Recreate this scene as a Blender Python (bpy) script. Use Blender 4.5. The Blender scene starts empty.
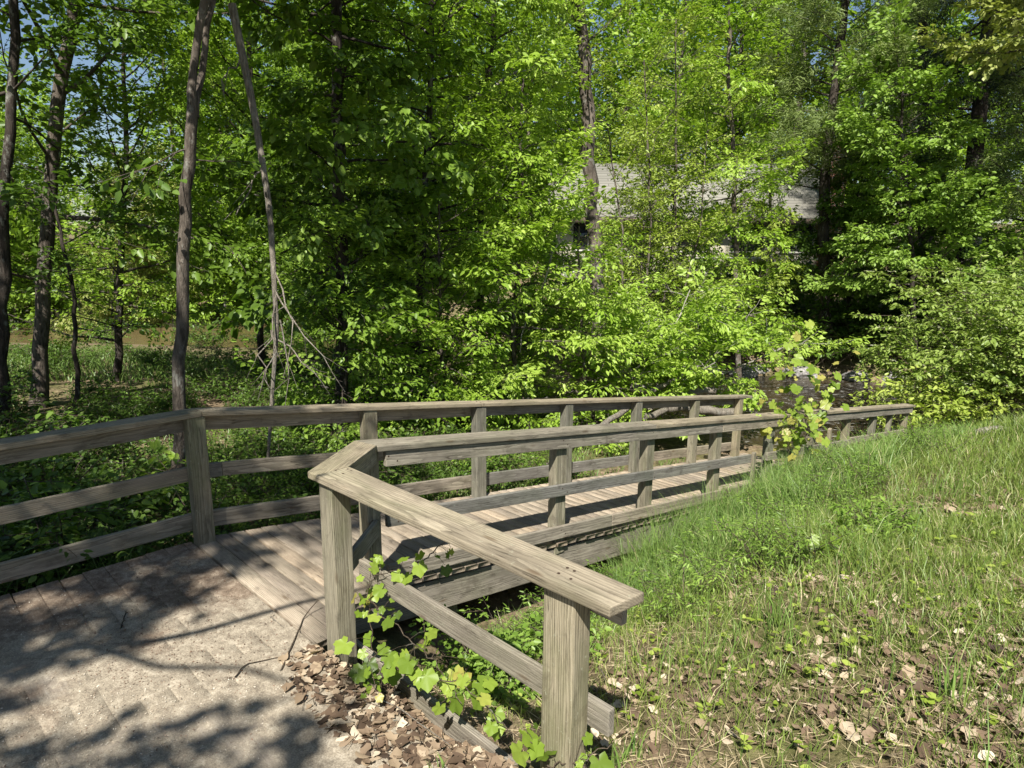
import bpy, bmesh, math, random
import numpy as np
from mathutils import Vector, Matrix, noise as mnoise

random.seed(7)
SC = bpy.context.scene
COL = SC.collection
R_ = math.radians

# ------------------------------------------------------------------ frame of the place
# z = 0 is the top of the landing deck.  (s, t): s runs down the ramp, t to its left.
HD = .7908
U = np.array([math.sin(HD), math.cos(HD), 0.0])
V = np.array([-math.cos(HD), math.sin(HD), 0.0])
SL, S0 = .1437, 1.914            # slope of the ramp, where it starts
CAMH, FPX, PITCH, ROLL = 2.37, 684.0, .2097, .0086
_c, _s = math.cos(PITCH), math.sin(PITCH)
_F = np.array([0, _c, -_s]); _U0 = np.array([0, _s, _c]); _R0 = np.array([1., 0, 0])
_R = math.cos(ROLL)*_R0 + math.sin(ROLL)*_U0
_U = -math.sin(ROLL)*_R0 + math.cos(ROLL)*_U0
CAM = np.array([0, 0, CAMH])

def st(s, t, z=0.0):
    return U*s + V*t + np.array([0, 0, z])

def rz(s):                       # height of the ramp surface
    return -SL*max(0.0, s-S0)

def at(px, py, Y):               # survey helper: sight line through a measured point, Y metres north
    r = _F + _R*(px-512)/FPX + _U*(384-py)/FPX
    return CAM + r*(Y/r[1])

# ------------------------------------------------------------------ objects
def tag(o, label=None, cat=None, group=None, kind=None):
    if label: o['label'] = label
    if cat: o['category'] = cat
    if group: o['group'] = group
    if kind: o['kind'] = kind
    return o

def empty(name, loc=(0, 0, 0), rzv=0.0):
    o = bpy.data.objects.new(name, None)
    o.empty_display_size = .2
    COL.objects.link(o)
    o.location = Vector([float(x) for x in loc]); o.rotation_euler = (0, 0, rzv)
    return o

class Geo:
    def __init__(self):
        self.V = []; self.n = 0; self.F = []; self.T = []
    def add(self, v, f, t=0.5):
        v = np.asarray(v, float).reshape(-1, 3); f = np.asarray(f, int)
        self.V.append(v); self.F.append(f + self.n)
        tt = np.full(len(f), t, float) if np.isscalar(t) else np.asarray(t, float)
        self.T.append(tt); self.n += len(v)
    def join(self, g, off=(0, 0, 0), rot=0.0, sc=1.0, dt=0.0):
        if not g.n: return
        v = np.concatenate(g.V)*sc
        c, s = math.cos(rot), math.sin(rot)
        v = np.stack([v[:, 0]*c - v[:, 1]*s, v[:, 0]*s + v[:, 1]*c, v[:, 2]], 1) + np.asarray(off, float)
        self.V.append(v)
        for f, t in zip(g.F, g.T):
            self.F.append(f + self.n); self.T.append(np.clip(t + dt, 0, 1))
        self.n += len(v)
    def obj(self, name, mat, parent=None, loc=None, smooth=False):
        me = bpy.data.meshes.new(name)
        if self.n:
            o0 = np.zeros(3) if loc is None else np.asarray(loc, float)
            v = np.concatenate(self.V) - o0
            me.vertices.add(len(v)); me.vertices.foreach_set('co', v.astype(np.float32).ravel())
            nl = sum(f.size for f in self.F); nf = sum(len(f) for f in self.F)
            me.loops.add(nl); me.polygons.add(nf)
            li = np.concatenate([f.ravel() for f in self.F])
            cnt = np.concatenate([np.full(len(f), f.shape[1]) for f in self.F])
            start = np.concatenate([[0], np.cumsum(cnt)[:-1]])
            me.loops.foreach_set('vertex_index', li.astype(np.int32))
            me.polygons.foreach_set('loop_start', start.astype(np.int32))
            me.update(calc_edges=True)
            a = me.attributes.new('tint', 'FLOAT', 'FACE')
            a.data.foreach_set('value', np.concatenate(self.T).astype(np.float32))
            if smooth:
                me.polygons.foreach_set('use_smooth', np.ones(nf, bool))
            me.validate()
        me.materials.append(mat)
        o = bpy.data.objects.new(name, me)
        COL.objects.link(o)
        if parent is not None: o.parent = parent
        elif loc is not None: o.location = Vector([float(x) for x in loc])
        return o

def norm(a):
    return a/np.maximum(np.linalg.norm(a, axis=-1, keepdims=True), 1e-9)

def tube(g, pts, rad, sides=6, tint=.5, cap=True):
    P = np.asarray(pts, float); n = len(P)
    rad = np.full(n, rad) if np.isscalar(rad) else np.asarray(rad, float)
    T = norm(np.gradient(P, axis=0))
    ref = np.array([0, 0, 1.]) if abs(T[0, 2]) < .9 else np.array([1., 0, 0])
    A = norm(np.cross(T, ref)); B = np.cross(T, A)
    an = np.linspace(0, 2*math.pi, sides, endpoint=False)
    ring = P[:, None, :] + rad[:, None, None]*(np.cos(an)[None, :, None]*A[:, None, :] + np.sin(an)[None, :, None]*B[:, None, :])
    idx = np.arange(n*sides).reshape(n, sides)
    a = idx[:-1]; b = idx[1:]
    f = np.stack([a, np.roll(a, -1, 1), np.roll(b, -1, 1), b], -1).reshape(-1, 4)
    g.add(ring.reshape(-1, 3), f, tint)
    if cap and sides > 3:
        vv = np.concatenate([ring[-1], P[-1:] + T[-1:]*rad[-1]*.3])
        g.add(vv, [[i, (i+1) % sides, sides] for i in range(sides)], tint)

LEAF = {
 'd': (np.array([[0, 0, 0], [.45, .5, .14], [1, 0, -.06], [.45, -.5, .14]]), np.array([[0, 2, 1], [0, 3, 2]])),
 'o': (np.array([[0, 0, 0], [.28, .46, .12], [.68, .36, .09], [1, 0, -.1], [.68, -.36, .09], [.28, -.46, .12]]), np.array([[0, 3, 2, 1], [0, 5, 4, 3]])),
 'n': (np.array([[0, -.5, 0], [0, .5, 0], [1, 0, 0]]), np.array([[0, 1, 2]])),
}
def leaves(g, P, D, N, L, W, tint, shape='d'):
    P = np.asarray(P, float); n = len(P)
    if not n: return
    D = norm(D); N = norm(N - (N*D).sum(1, keepdims=True)*D); S = np.cross(N, D)
    v, f = LEAF[shape]
    L = np.broadcast_to(L, n)[:, None, None]; W = np.broadcast_to(W, n)[:, None, None]
    X = P[:, None, :] + v[None, :, :1]*L*D[:, None, :] + v[None, :, 1:2]*W*S[:, None, :] + v[None, :, 2:]*W*N[:, None, :]
    F = (f[None] + (np.arange(n)*len(v))[:, None, None]).reshape(-1, f.shape[1])
    g.add(X.reshape(-1, 3), F, np.repeat(np.clip(np.broadcast_to(tint, n), 0, 1), len(f)))

# ------------------------------------------------------------------ materials
def newmat(name):
    m = bpy.data.materials.new(name); m.use_nodes = True
    nt = m.node_tree; nt.nodes.clear()
    return m, nt
def N_(nt, typ, **kw):
    n = nt.nodes.new(typ)
    for k, v in kw.items():
        if k.startswith('i_'): n.inputs[k[2:].replace('_', ' ')].default_value = v
        else: setattr(n, k, v)
    return n
def ramp(nt, fac, stops, interp='LINEAR'):
    r = nt.nodes.new('ShaderNodeValToRGB'); r.color_ramp.interpolation = interp
    e = r.color_ramp.elements
    while len(e) > 1: e.remove(e[-1])
    e[0].position = stops[0][0]; e[0].color = (*stops[0][1], 1)
    for p, c in stops[1:]:
        x = e.new(p); x.color = (*c, 1)
    nt.links.new(fac, r.inputs[0]); return r.outputs[0]
def mixc(nt, fac, a, b, mode='MIX'):
    n = nt.nodes.new('ShaderNodeMix'); n.data_type = 'RGBA'; n.blend_type = mode
    for s_, x in ((0, fac), (6, a), (7, b)):
        if isinstance(x, (int, float)): n.inputs[s_].default_value = x
        elif isinstance(x, tuple): n.inputs[s_].default_value = (*x, 1)
        else: nt.links.new(x, n.inputs[s_])
    return n.outputs[2]
def math_(nt, op, a, b=0.0, clamp=False):
    n = nt.nodes.new('ShaderNodeMath'); n.operation = op; n.use_clamp = clamp
    for i, x in enumerate((a, b)):
        if isinstance(x, (int, float)): n.inputs[i].default_value = x
        else: nt.links.new(x, n.inputs[i])
    return n.outputs[0]
def mapped(nt, out, scale=(1, 1, 1), loc=None):
    m = nt.nodes.new('ShaderNodeMapping'); m.inputs['Scale'].default_value = scale
    nt.links.new(out, m.inputs['Vector'])
    if loc is not None: nt.links.new(loc, m.inputs['Location'])
    return m.outputs[0]
def noise(nt, vec, scale, detail=4, rough=.55, dist=0.0):
    n = nt.nodes.new('ShaderNodeTexNoise'); n.inputs['Scale'].default_value = scale
    n.inputs['Detail'].default_value = detail; n.inputs['Roughness'].default_value = rough
    n.inputs['Distortion'].default_value = dist
    nt.links.new(vec, n.inputs['Vector']); return n.outputs[0]
def finish(nt, col, rough=.8, bump=None, strength=.3, dist=.01, spec=.3):
    p = nt.nodes.new('ShaderNodeBsdfPrincipled')
    if isinstance(col, tuple): p.inputs['Base Color'].default_value = (*col, 1)
    else: nt.links.new(col, p.inputs['Base Color'])
    if isinstance(rough, (int, float)): p.inputs['Roughness'].default_value = rough
    else: nt.links.new(rough, p.inputs['Roughness'])
    p.inputs['Specular IOR Level'].default_value = spec
    if bump is not None:
        b = nt.nodes.new('ShaderNodeBump'); b.inputs['Strength'].default_value = strength
        b.inputs['Distance'].default_value = dist
        nt.links.new(bump, b.inputs['Height']); nt.links.new(b.outputs[0], p.inputs['Normal'])
    o = nt.nodes.new('ShaderNodeOutputMaterial'); nt.links.new(p.outputs[0], o.inputs[0])
    return p

def wood_mat(name, dark, mid, light, green=.25, perplank=False):
    m, nt = newmat(name); L = nt.links
    tc = nt.nodes.new('ShaderNodeTexCoord'); oi = nt.nodes.new('ShaderNodeObjectInfo')
    cx = nt.nodes.new('ShaderNodeCombineXYZ')
    sh = math_(nt, 'MULTIPLY', oi.outputs['Random'], 37.0)
    if perplank:
        at_ = nt.nodes.new('ShaderNodeAttribute'); at_.attribute_name = 'tint'
        sh = math_(nt, 'MULTIPLY', at_.outputs['Fac'], 91.0)
    for i in range(3): L.new(sh, cx.inputs[i])
    vec = tc.outputs['Object']
    big = noise(nt, mapped(nt, vec, (1.1, 3, 3), cx.outputs[0]), 1.6, 3)
    wob = mapped(nt, vec, (2.0, 26, 26), cx.outputs[0])
    grain = noise(nt, wob, 2.2, 9, .72, .7)
    fine = noise(nt, mapped(nt, vec, (3.0, 170, 170), cx.outputs[0]), 2.0, 6, .75, .3)
    wv = nt.nodes.new('ShaderNodeTexWave'); wv.wave_type = 'BANDS'; wv.bands_direction = 'DIAGONAL'
    wv.inputs['Scale'].default_value = 2.0; wv.inputs['Distortion'].default_value = 12; wv.inputs['Detail'].default_value = 3
    wv.inputs['Detail Scale'].default_value = 1.2
    L.new(mapped(nt, vec, (.55, 9, 9), cx.outputs[0]), wv.inputs['Vector'])
    # growth rings cut lengthwise: rings around an axis lying beside the board
    co_ = nt.nodes.new('ShaderNodeCombineXYZ'); co_.inputs[0].default_value = 0
    L.new(math_(nt, 'ADD', .05, math_(nt, 'MULTIPLY', math_(nt, 'FRACT', math_(nt, 'MULTIPLY', sh, 1.37)), .10)), co_.inputs[1])
    L.new(math_(nt, 'ADD', .05, math_(nt, 'MULTIPLY', math_(nt, 'FRACT', math_(nt, 'MULTIPLY', sh, 2.11)), .09)), co_.inputs[2])
    rg_ = nt.nodes.new('ShaderNodeTexWave'); rg_.wave_type = 'RINGS'; rg_.rings_direction = 'X'; rg_.wave_profile = 'SAW'
    rg_.inputs['Scale'].default_value = 30; rg_.inputs['Distortion'].default_value = 7.0; rg_.inputs['Detail'].default_value = 2.5; rg_.inputs['Detail Scale'].default_value = .35; rg_.inputs['Detail Roughness'].default_value = .45
    L.new(mapped(nt, vec, (.22, 1, 1), co_.outputs[0]), rg_.inputs['Vector'])
    g = math_(nt, 'ADD', math_(nt, 'MULTIPLY', grain, .45), math_(nt, 'ADD', math_(nt, 'MULTIPLY', fine, .38), math_(nt, 'MULTIPLY', rg_.outputs['Fac'], .17)))
    col = ramp(nt, g, [(.33, dark), (.47, mid), (.63, light)])
    col = mixc(nt, ramp(nt, big, [(.42, (0, 0, 0)), (.62, (1, 1, 1))]), col, mixc(nt, .55, col, tuple(x*.62 for x in mid)))
    gr = noise(nt, mapped(nt, vec, (.7, 2, 2), cx.outputs[0]), 2.3, 5, .6)
    col = mixc(nt, math_(nt, 'MULTIPLY', ramp(nt, gr, [(.47, (0, 0, 0)), (.66, (1, 1, 1))]), green), col, (.13, .15, .07))
    # cracks and knots
    cr = noise(nt, mapped(nt, vec, (.8, 30, 30), cx.outputs[0]), 1.7, 2, .5, .2)
    crack = ramp(nt, math_(nt, 'ABSOLUTE', math_(nt, 'SUBTRACT', cr, .5)), [(.0, (1, 1, 1)), (.011, (0, 0, 0))])
    sel = ramp(nt, noise(nt, mapped(nt, vec, (1.2, 4, 4), cx.outputs[0]), 1.9, 2), [(.5, (0, 0, 0)), (.62, (1, 1, 1))])
    crack = math_(nt, 'MULTIPLY', crack, sel)
    col = mixc(nt, math_(nt, 'MULTIPLY', crack, .75), col, (.045, .035, .025))
    vo = nt.nodes.new('ShaderNodeTexVoronoi'); vo.inputs['Scale'].default_value = 1.35
    L.new(mapped(nt, vec, (1.9, 6.5, 6.5), cx.outputs[0]), vo.inputs['Vector'])
    kn = ramp(nt, vo.outputs['Distance'], [(.06, (1, 1, 1)), (.15, (0, 0, 0))])
    col = mixc(nt, math_(nt, 'MULTIPLY', kn, .6), col, (.10, .065, .035))
    stn = noise(nt, mapped(nt, vec, (2.2, 4, 4), cx.outputs[0]), 2.6, 6, .7, .6)
    col = mixc(nt, math_(nt, 'MULTIPLY', ramp(nt, stn, [(.52, (0, 0, 0)), (.68, (1, 1, 1))]), .5), col, (.07, .058, .045))
    lic = noise(nt, mapped(nt, vec, (6, 8, 8), cx.outputs[0]), 5, 5, .7)
    col = mixc(nt, math_(nt, 'MULTIPLY', ramp(nt, lic, [(.62, (0, 0, 0)), (.68, (1, 1, 1))]), .45), col, (.36, .38, .30))
    rv = ramp(nt, oi.outputs['Random'], [(0, (.70, .74, .78)), (.35, (1.02, .97, .88)), (.65, (.88, .88, .86)), (1, (1.18, 1.10, .98))])
    col = mixc(nt, 1.0, col, rv, 'MULTIPLY')
    if perplank:
        col = mixc(nt, 1.0, col, ramp(nt, at_.outputs['Fac'], [(0, (.7, .7, .72)), (.6, (1, 1, 1)), (1, (1.15, 1.1, 1.05))]), 'MULTIPLY')
    h = math_(nt, 'SUBTRACT', g, math_(nt, 'MULTIPLY', crack, 1.2))
    finish(nt, col, .85, h, .75, .008, .2)
    return m

def leaf_mat(name, stops, trans=.3, rough=.42, spec=.36):
    m, nt = newmat(name); L = nt.links
    a = nt.nodes.new('ShaderNodeAttribute'); a.attribute_name = 'tint'
    col = ramp(nt, a.outputs['Fac'], stops)
    p = nt.nodes.new('ShaderNodeBsdfPrincipled')
    L.new(col, p.inputs['Base Color']); p.inputs['Roughness'].default_value = rough
    p.inputs['Specular IOR Level'].default_value = spec
    t = nt.nodes.new('ShaderNodeBsdfTranslucent')
    L.new(mixc(nt, 1.0, col, (1.15, 1.25, .55), 'MULTIPLY'), t.inputs[0])
    mx = nt.nodes.new('ShaderNodeMixShader'); mx.inputs[0].default_value = trans
    L.new(p.outputs[0], mx.inputs[1]); L.new(t.outputs[0], mx.inputs[2])
    o = nt.nodes.new('ShaderNodeOutputMaterial'); L.new(mx.outputs[0], o.inputs[0])
    return m

def bark_mat(name, dark, light, sc=1.0):
    m, nt = newmat(name)
    tc = nt.nodes.new('ShaderNodeTexCoord')
    v = tc.outputs['Object']
    n1 = noise(nt, mapped(nt, v, (14*sc, 14*sc, 3*sc)), 1.5, 7, .65, .6)
    n2 = noise(nt, v, 1.1, 4)
    col = ramp(nt, n1, [(.35, dark), (.62, light)])
    col = mixc(nt, ramp(nt, n2, [(.5, (0, 0, 0)), (.62, (1, 1, 1))]), col, mixc(nt, .5, col, tuple(min(1, x*1.5) for x in light)))
    lic = noise(nt, mapped(nt, v, (3, 3, 1.6)), 2.2, 6, .7)
    col = mixc(nt, math_(nt, 'MULTIPLY', ramp(nt, lic, [(.56, (0, 0, 0)), (.64, (1, 1, 1))]), .6), col, (.30, .30, .26))
    finish(nt, col, .9, n1, 1.0, .05, .15)
    return m

def plain(name, c, rough=.8, spec=.3, var=.25, sc=6.0, bump=.2):
    m, nt = newmat(name)
    tc = nt.nodes.new('ShaderNodeTexCoord')
    n = noise(nt, tc.outputs['Object'], sc, 6, .6)
    col = ramp(nt, n, [(.3, tuple(x*(1-var) for x in c)), (.7, tuple(min(1, x*(1+var)) for x in c))])
    finish(nt, col, rough, n, bump, .01, spec)
    return m

def tint_mat(name, stops, rough=.85, trans=0.0):
    if trans: return leaf_mat(name, stops, trans, rough, .15)
    m, nt = newmat(name)
    a = nt.nodes.new('ShaderNodeAttribute'); a.attribute_name = 'tint'
    finish(nt, ramp(nt, a.outputs['Fac'], stops), rough, spec=.2)
    return m

M = {}
M['wood'] = wood_mat('weathered_wood', (.10, .085, .06), (.27, .235, .178), (.44, .39, .30))
M['wood_grey'] = wood_mat('grey_wood', (.095, .084, .068), (.24, .215, .178), (.40, .365, .305), .2)
M['wood_post'] = wood_mat('post_wood', (.082, .073, .05), (.225, .205, .152), (.385, .355, .275), .5)
M['wood_deck'] = wood_mat('deck_wood', (.14, .118, .092), (.31, .265, .212), (.46, .41, .34), .08, True)
M['bark'] = bark_mat('grey_bark', (.035, .028, .022), (.15, .125, .10))
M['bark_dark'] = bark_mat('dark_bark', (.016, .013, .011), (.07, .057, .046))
M['bark_pale'] = bark_mat('pale_bark', (.12, .105, .085), (.40, .37, .32), 1.6)
M['dead'] = bark_mat('dead_wood', (.10, .085, .065), (.30, .265, .215), 2)
M['twig'] = bark_mat('twig_bark', (.05, .038, .026), (.16, .125, .09), 3)
M['leaf_shade'] = leaf_mat('leaf_shaded_green', [(0, (.04, .075, .013)), (.5, (.095, .17, .025)), (1, (.19, .28, .055))], .38)  # darker greens: shade put into the leaf colour of shaded trees and brush
M['leaf_mid'] = leaf_mat('leaf_mid_green', [(0, (.05, .09, .012)), (.5, (.14, .235, .026)), (1, (.26, .37, .065))], .38)
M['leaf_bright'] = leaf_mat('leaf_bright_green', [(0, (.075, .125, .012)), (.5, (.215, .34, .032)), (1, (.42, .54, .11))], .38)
M['leaf_yellow'] = leaf_mat('leaf_yellow_green', [(0, (.09, .13, .016)), (.5, (.25, .335, .045)), (1, (.44, .51, .12))], .38)
M['leaf_olive'] = leaf_mat('leaf_olive_green', [(0, (.07, .095, .02)), (.5, (.19, .23, .045)), (1, (.33, .36, .11))], .28)
M['leaf_cool'] = leaf_mat('leaf_cool_green', [(0, (.055, .10, .014)), (.5, (.15, .25, .035)), (1, (.28, .40, .08))], .34)
M['needle'] = leaf_mat('pine_needles', [(0, (.05, .08, .018)), (.5, (.13, .185, .048)), (1, (.24, .30, .085))], .2, .55)
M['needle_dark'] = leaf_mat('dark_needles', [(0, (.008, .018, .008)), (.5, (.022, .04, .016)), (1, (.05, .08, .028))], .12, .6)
M['leaf_pale'] = leaf_mat('leaf_pale_green', [(0, (.08, .125, .022)), (.5, (.20, .285, .05)), (1, (.36, .43, .13))], .32)
M['blossom'] = leaf_mat('white_blossom', [(0, (.55, .55, .42)), (1, (.8, .8, .66))], .3)
M['vine_leaf'] = leaf_mat('vine_leaf', [(0, (.07, .115, .014)), (.5, (.18, .27, .03)), (.85, (.29, .38, .06)), (1, (.36, .33, .08))], .38, .4)
M['grass'] = leaf_mat('grass_blades', [(0, (.075, .12, .022)), (.45, (.18, .255, .05)), (.75, (.29, .34, .09)), (1, (.56, .49, .30))], .3)
M['grass_tall'] = leaf_mat('tall_grass_blades', [(0, (.07, .14, .03)), (.5, (.165, .265, .06)), (.9, (.27, .37, .11)), (1, (.46, .41, .22))], .3)
M['straw'] = leaf_mat('dry_straw', [(0, (.20, .155, .09)), (.5, (.38, .30, .18)), (1, (.56, .47, .31))], .2, .7, .2)
M['litter'] = leaf_mat('dry_leaves', [(0, (.045, .031, .021)), (.35, (.145, .098, .064)), (.7, (.31, .235, .155)), (1, (.55, .46, .34))], .12, .7, .2)
M['grit'] = tint_mat('path_grit', [(0, (.05, .03, .02)), (.3, (.15, .085, .055)), (.65, (.33, .27, .20)), (1, (.55, .50, .41))])
M['stone'] = plain('bank_stone', (.24, .23, .22), .85, .3, .5, 5, .6)
M['siding'] = plain('cream_siding', (.45, .41, .32), .8, .2, .12, 3)
M['dark'] = plain('dark_void', (.012, .012, .013), .5)
M['trim'] = plain('white_trim', (.50, .48, .43), .6, .3, .1)
M['fascia'] = plain('brown_fascia', (.10, .075, .055), .7, .3, .2)
M['car_paint'] = plain('white_car_paint', (.72, .74, .78), .25, .5, .03, 2, 0)
M['glass'] = plain('dark_glass', (.03, .035, .045), .08, .6, .1, 2, 0)
M['tyre'] = plain('tyre_rubber', (.02, .02, .02), .8)

def roof_mat(name, c, rows):
    m, nt = newmat(name)
    tc = nt.nodes.new('ShaderNodeTexCoord')
    b = nt.nodes.new('ShaderNodeTexBrick'); b.inputs['Scale'].default_value = 1
    b.inputs['Brick Width'].default_value = 2.6; b.inputs['Row Height'].default_value = rows
    b.inputs['Mortar Size'].default_value = .03
    b.inputs['Color1'].default_value = (*c, 1); b.inputs['Color2'].default_value = (*[x*.85 for x in c], 1)
    b.inputs['Mortar'].default_value = (*[x*.6 for x in c], 1)
    nt.links.new(tc.outputs['Object'], b.inputs['Vector'])
    finish(nt, b.outputs[0], .85, b.outputs[1], -.5, .03, .15)
    return m
M['roof'] = roof_mat('shingle_roof', (.25, .24, .205), .26)
M['roof_grey'] = roof_mat('grey_shingle_roof', (.30, .28, .25), .3)
def brick_mat():
    m, nt = newmat('red_brick'); tc = nt.nodes.new('ShaderNodeTexCoord')
    b = nt.nodes.new('ShaderNodeTexBrick'); b.inputs['Scale'].default_value = 1
    b.inputs['Brick Width'].default_value = .24; b.inputs['Row Height'].default_value = .085; b.inputs['Mortar Size'].default_value = .01
    b.inputs['Color1'].default_value = (.34, .13, .075, 1); b.inputs['Color2'].default_value = (.25, .10, .06, 1); b.inputs['Mortar'].default_value = (.4, .36, .3, 1)
    mp = mapped(nt, tc.outputs['Object'], (1, 1, 1)); n = nt.nodes[-1] if False else None
    mm = nt.nodes.new('ShaderNodeMapping'); mm.inputs['Rotation'].default_value = (R_(90), 0, 0)
    nt.links.new(tc.outputs['Object'], mm.inputs['Vector']); nt.links.new(mm.outputs[0], b.inputs['Vector'])
    finish(nt, b.outputs[0], .9, b.outputs[1], -.4, .02)
    return m
M['brick'] = brick_mat()

def ground_mat():
    m, nt = newmat('forest_soil')
    g = nt.nodes.new('ShaderNodeNewGeometry'); p = g.outputs['Position']
    n1 = noise(nt, p, .9, 6, .6); n2 = noise(nt, p, 9, 8, .7); n3 = noise(nt, p, 60, 4, .7)
    base = ramp(nt, n2, [(.3, (.07, .05, .03)), (.52, (.19, .14, .09)), (.72, (.36, .28, .18))])
    moss = ramp(nt, n2, [(.3, (.045, .055, .016)), (.7, (.15, .16, .05))])
    col = mixc(nt, ramp(nt, n1, [(.42, (0, 0, 0)), (.6, (.8, .8, .8))]), base, moss)
    h = math_(nt, 'ADD', n2, math_(nt, 'MULTIPLY', n3, .4))
    finish(nt, col, .95, h, .9, .03, .1)
    return m
M['soil'] = ground_mat()

def deck_grit_mat():
    # gritty trampled planks of the landing; X = along the planks
    m, nt = newmat('gritty_planks'); L = nt.links
    tc = nt.nodes.new('ShaderNodeTexCoord'); v = tc.outputs['Object']
    a = nt.nodes.new('ShaderNodeAttribute'); a.attribute_name = 'tint'
    cx = nt.nodes.new('ShaderNodeCombineXYZ'); L.new(math_(nt, 'MULTIPLY', a.outputs['Fac'], 77.0), cx.inputs[0])
    gr = noise(nt, mapped(nt, v, (1.4, 40, 40), cx.outputs[0]), 2, 6, .7, .5)
    wood = ramp(nt, gr, [(.3, (.16, .135, .11)), (.5, (.27, .235, .19)), (.7, (.37, .33, .275))])
    n1 = noise(nt, v, 1.15, 5, .6, .3); n2 = noise(nt, v, 14, 6, .75); n3 = noise(nt, v, 130, 3, .7); n4 = noise(nt, v, .8, 3)
    sand = ramp(nt, math_(nt, 'ADD', math_(nt, 'MULTIPLY', n2, .55), math_(nt, 'MULTIPLY', n3, .45)), [(.35, (.12, .10, .078)), (.5, (.27, .23, .172)), (.65, (.47, .415, .325))])
    col = mixc(nt, ramp(nt, math_(nt, 'ADD', n1, math_(nt, 'MULTIPLY', math_(nt, 'SUBTRACT', n2, .5), .5)), [(.26, (0, 0, 0)), (.44, (1, 1, 1))]), wood, sand)
    sep = nt.nodes.new('ShaderNodeSeparateXYZ'); L.new(v, sep.inputs[0])
    red = ramp(nt, math_(nt, 'ADD', math_(nt, 'MULTIPLY', n2, .9), math_(nt, 'MULTIPLY', n3, .35)), [(.4, (.045, .03, .02)), (.62, (.145, .10, .07)), (.8, (.30, .235, .17))])
    # debris collects towards the left rail (X grows that way)
    acc = math_(nt, 'ADD', noise(nt, mapped(nt, v, (1, 1, 1)), 1.7, 6, .65), math_(nt, 'MULTIPLY', math_(nt, 'SUBTRACT', sep.outputs[0], 4.45), .16))
    col = mixc(nt, math_(nt, 'MULTIPLY', ramp(nt, acc, [(.44, (0, 0, 0)), (.56, (1, 1, 1))]), .72), col, red)
    h = math_(nt, 'ADD', n2, math_(nt, 'MULTIPLY', n3, .6))
    finish(nt, col, .95, h, .55, .008, .12)
    return m
M['deck_grit'] = deck_grit_mat()

def water_mat():
    m, nt = newmat('stream_water')
    g = nt.nodes.new('ShaderNodeNewGeometry'); p = g.outputs['Position']
    n1 = noise(nt, mapped(nt, p, (.9, 1.6, 1)), 2.4, 6, .62, .6); n2 = noise(nt, p, .28, 3)
    col = ramp(nt, n2, [(.4, (.018, .014, .009)), (.62, (.045, .033, .017))])
    sep = nt.nodes.new('ShaderNodeSeparateXYZ'); nt.links.new(p, sep.inputs[0])
    # sandy shallows upstream (west) and at the foot of the ramp
    sh = ramp(nt, math_(nt, 'MULTIPLY', math_(nt, 'ADD', sep.outputs[0], 30), .02), [(.3, (1, 1, 1)), (.55, (0, 0, 0))])
    col = mixc(nt, sh, col, (.15, .115, .05))
    # foam flecks of the riffle
    fo = noise(nt, mapped(nt, p, (1.2, 3.0, 1)), 3.2, 8, .72, .8)
    rif = math_(nt, 'MULTIPLY', ramp(nt, math_(nt, 'MULTIPLY', sep.outputs[0], .05), [(.18, (0, 0, 0)), (.32, (1, 1, 1)), (.8, (1, 1, 1)), (.95, (0, 0, 0))]), ramp(nt, fo, [(.56, (0, 0, 0)), (.66, (1, 1, 1))]))
    col = mixc(nt, math_(nt, 'MULTIPLY', rif, .75), col, (.5, .5, .47))
    finish(nt, col, math_(nt, 'ADD', .07, math_(nt, 'MULTIPLY', rif, .5)), n1, .35, .08, .5)
    return m
M['water'] = water_mat()

# ------------------------------------------------------------------ terrain
WZ = -2.05
NBX = np.array([-400, -60, -19, -9, -2, 3, 6.5, 8.6, 10, 13, 17, 24, 45, 120, 400.])
NBY = np.array([60, 38, 28, 27.5, 20.5, 16.0, 14.2, 14.8, 16.6, 17.2, 15.5, 9, -10, -50, -200.])
FBX = np.array([-400, -60, -26, -10, 0, 6, 9.5, 12.5, 20, 45, 120, 400.])
FBY = np.array([75, 52, 42, 37, 29, 22.2, 22.4, 21.2, 18, 6, -30, -170.])
def far_h(X, Y):
    nb = np.interp(X, NBX, NBY); fb = np.interp(X, FBX, FBY)
    d1 = nb - Y; d2 = Y - fb
    near = np.interp(d1, [0, 1.2, 4, 9, 16, 60], [-2.1, -1.85, -1.6, -1.1, -.7, .6])
    far = np.interp(d2, [0, 1.0, 5, 12, 30, 80, 300], [-2.15, -1.5, -.3, .55, 1.7, 4.5, 6])
    mid = -2.15 - .5*np.clip(np.minimum(-d1, -d2), 0, 1.2)
    return np.where(d1 > 0, near, np.where(d2 > 0, far, mid))
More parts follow.
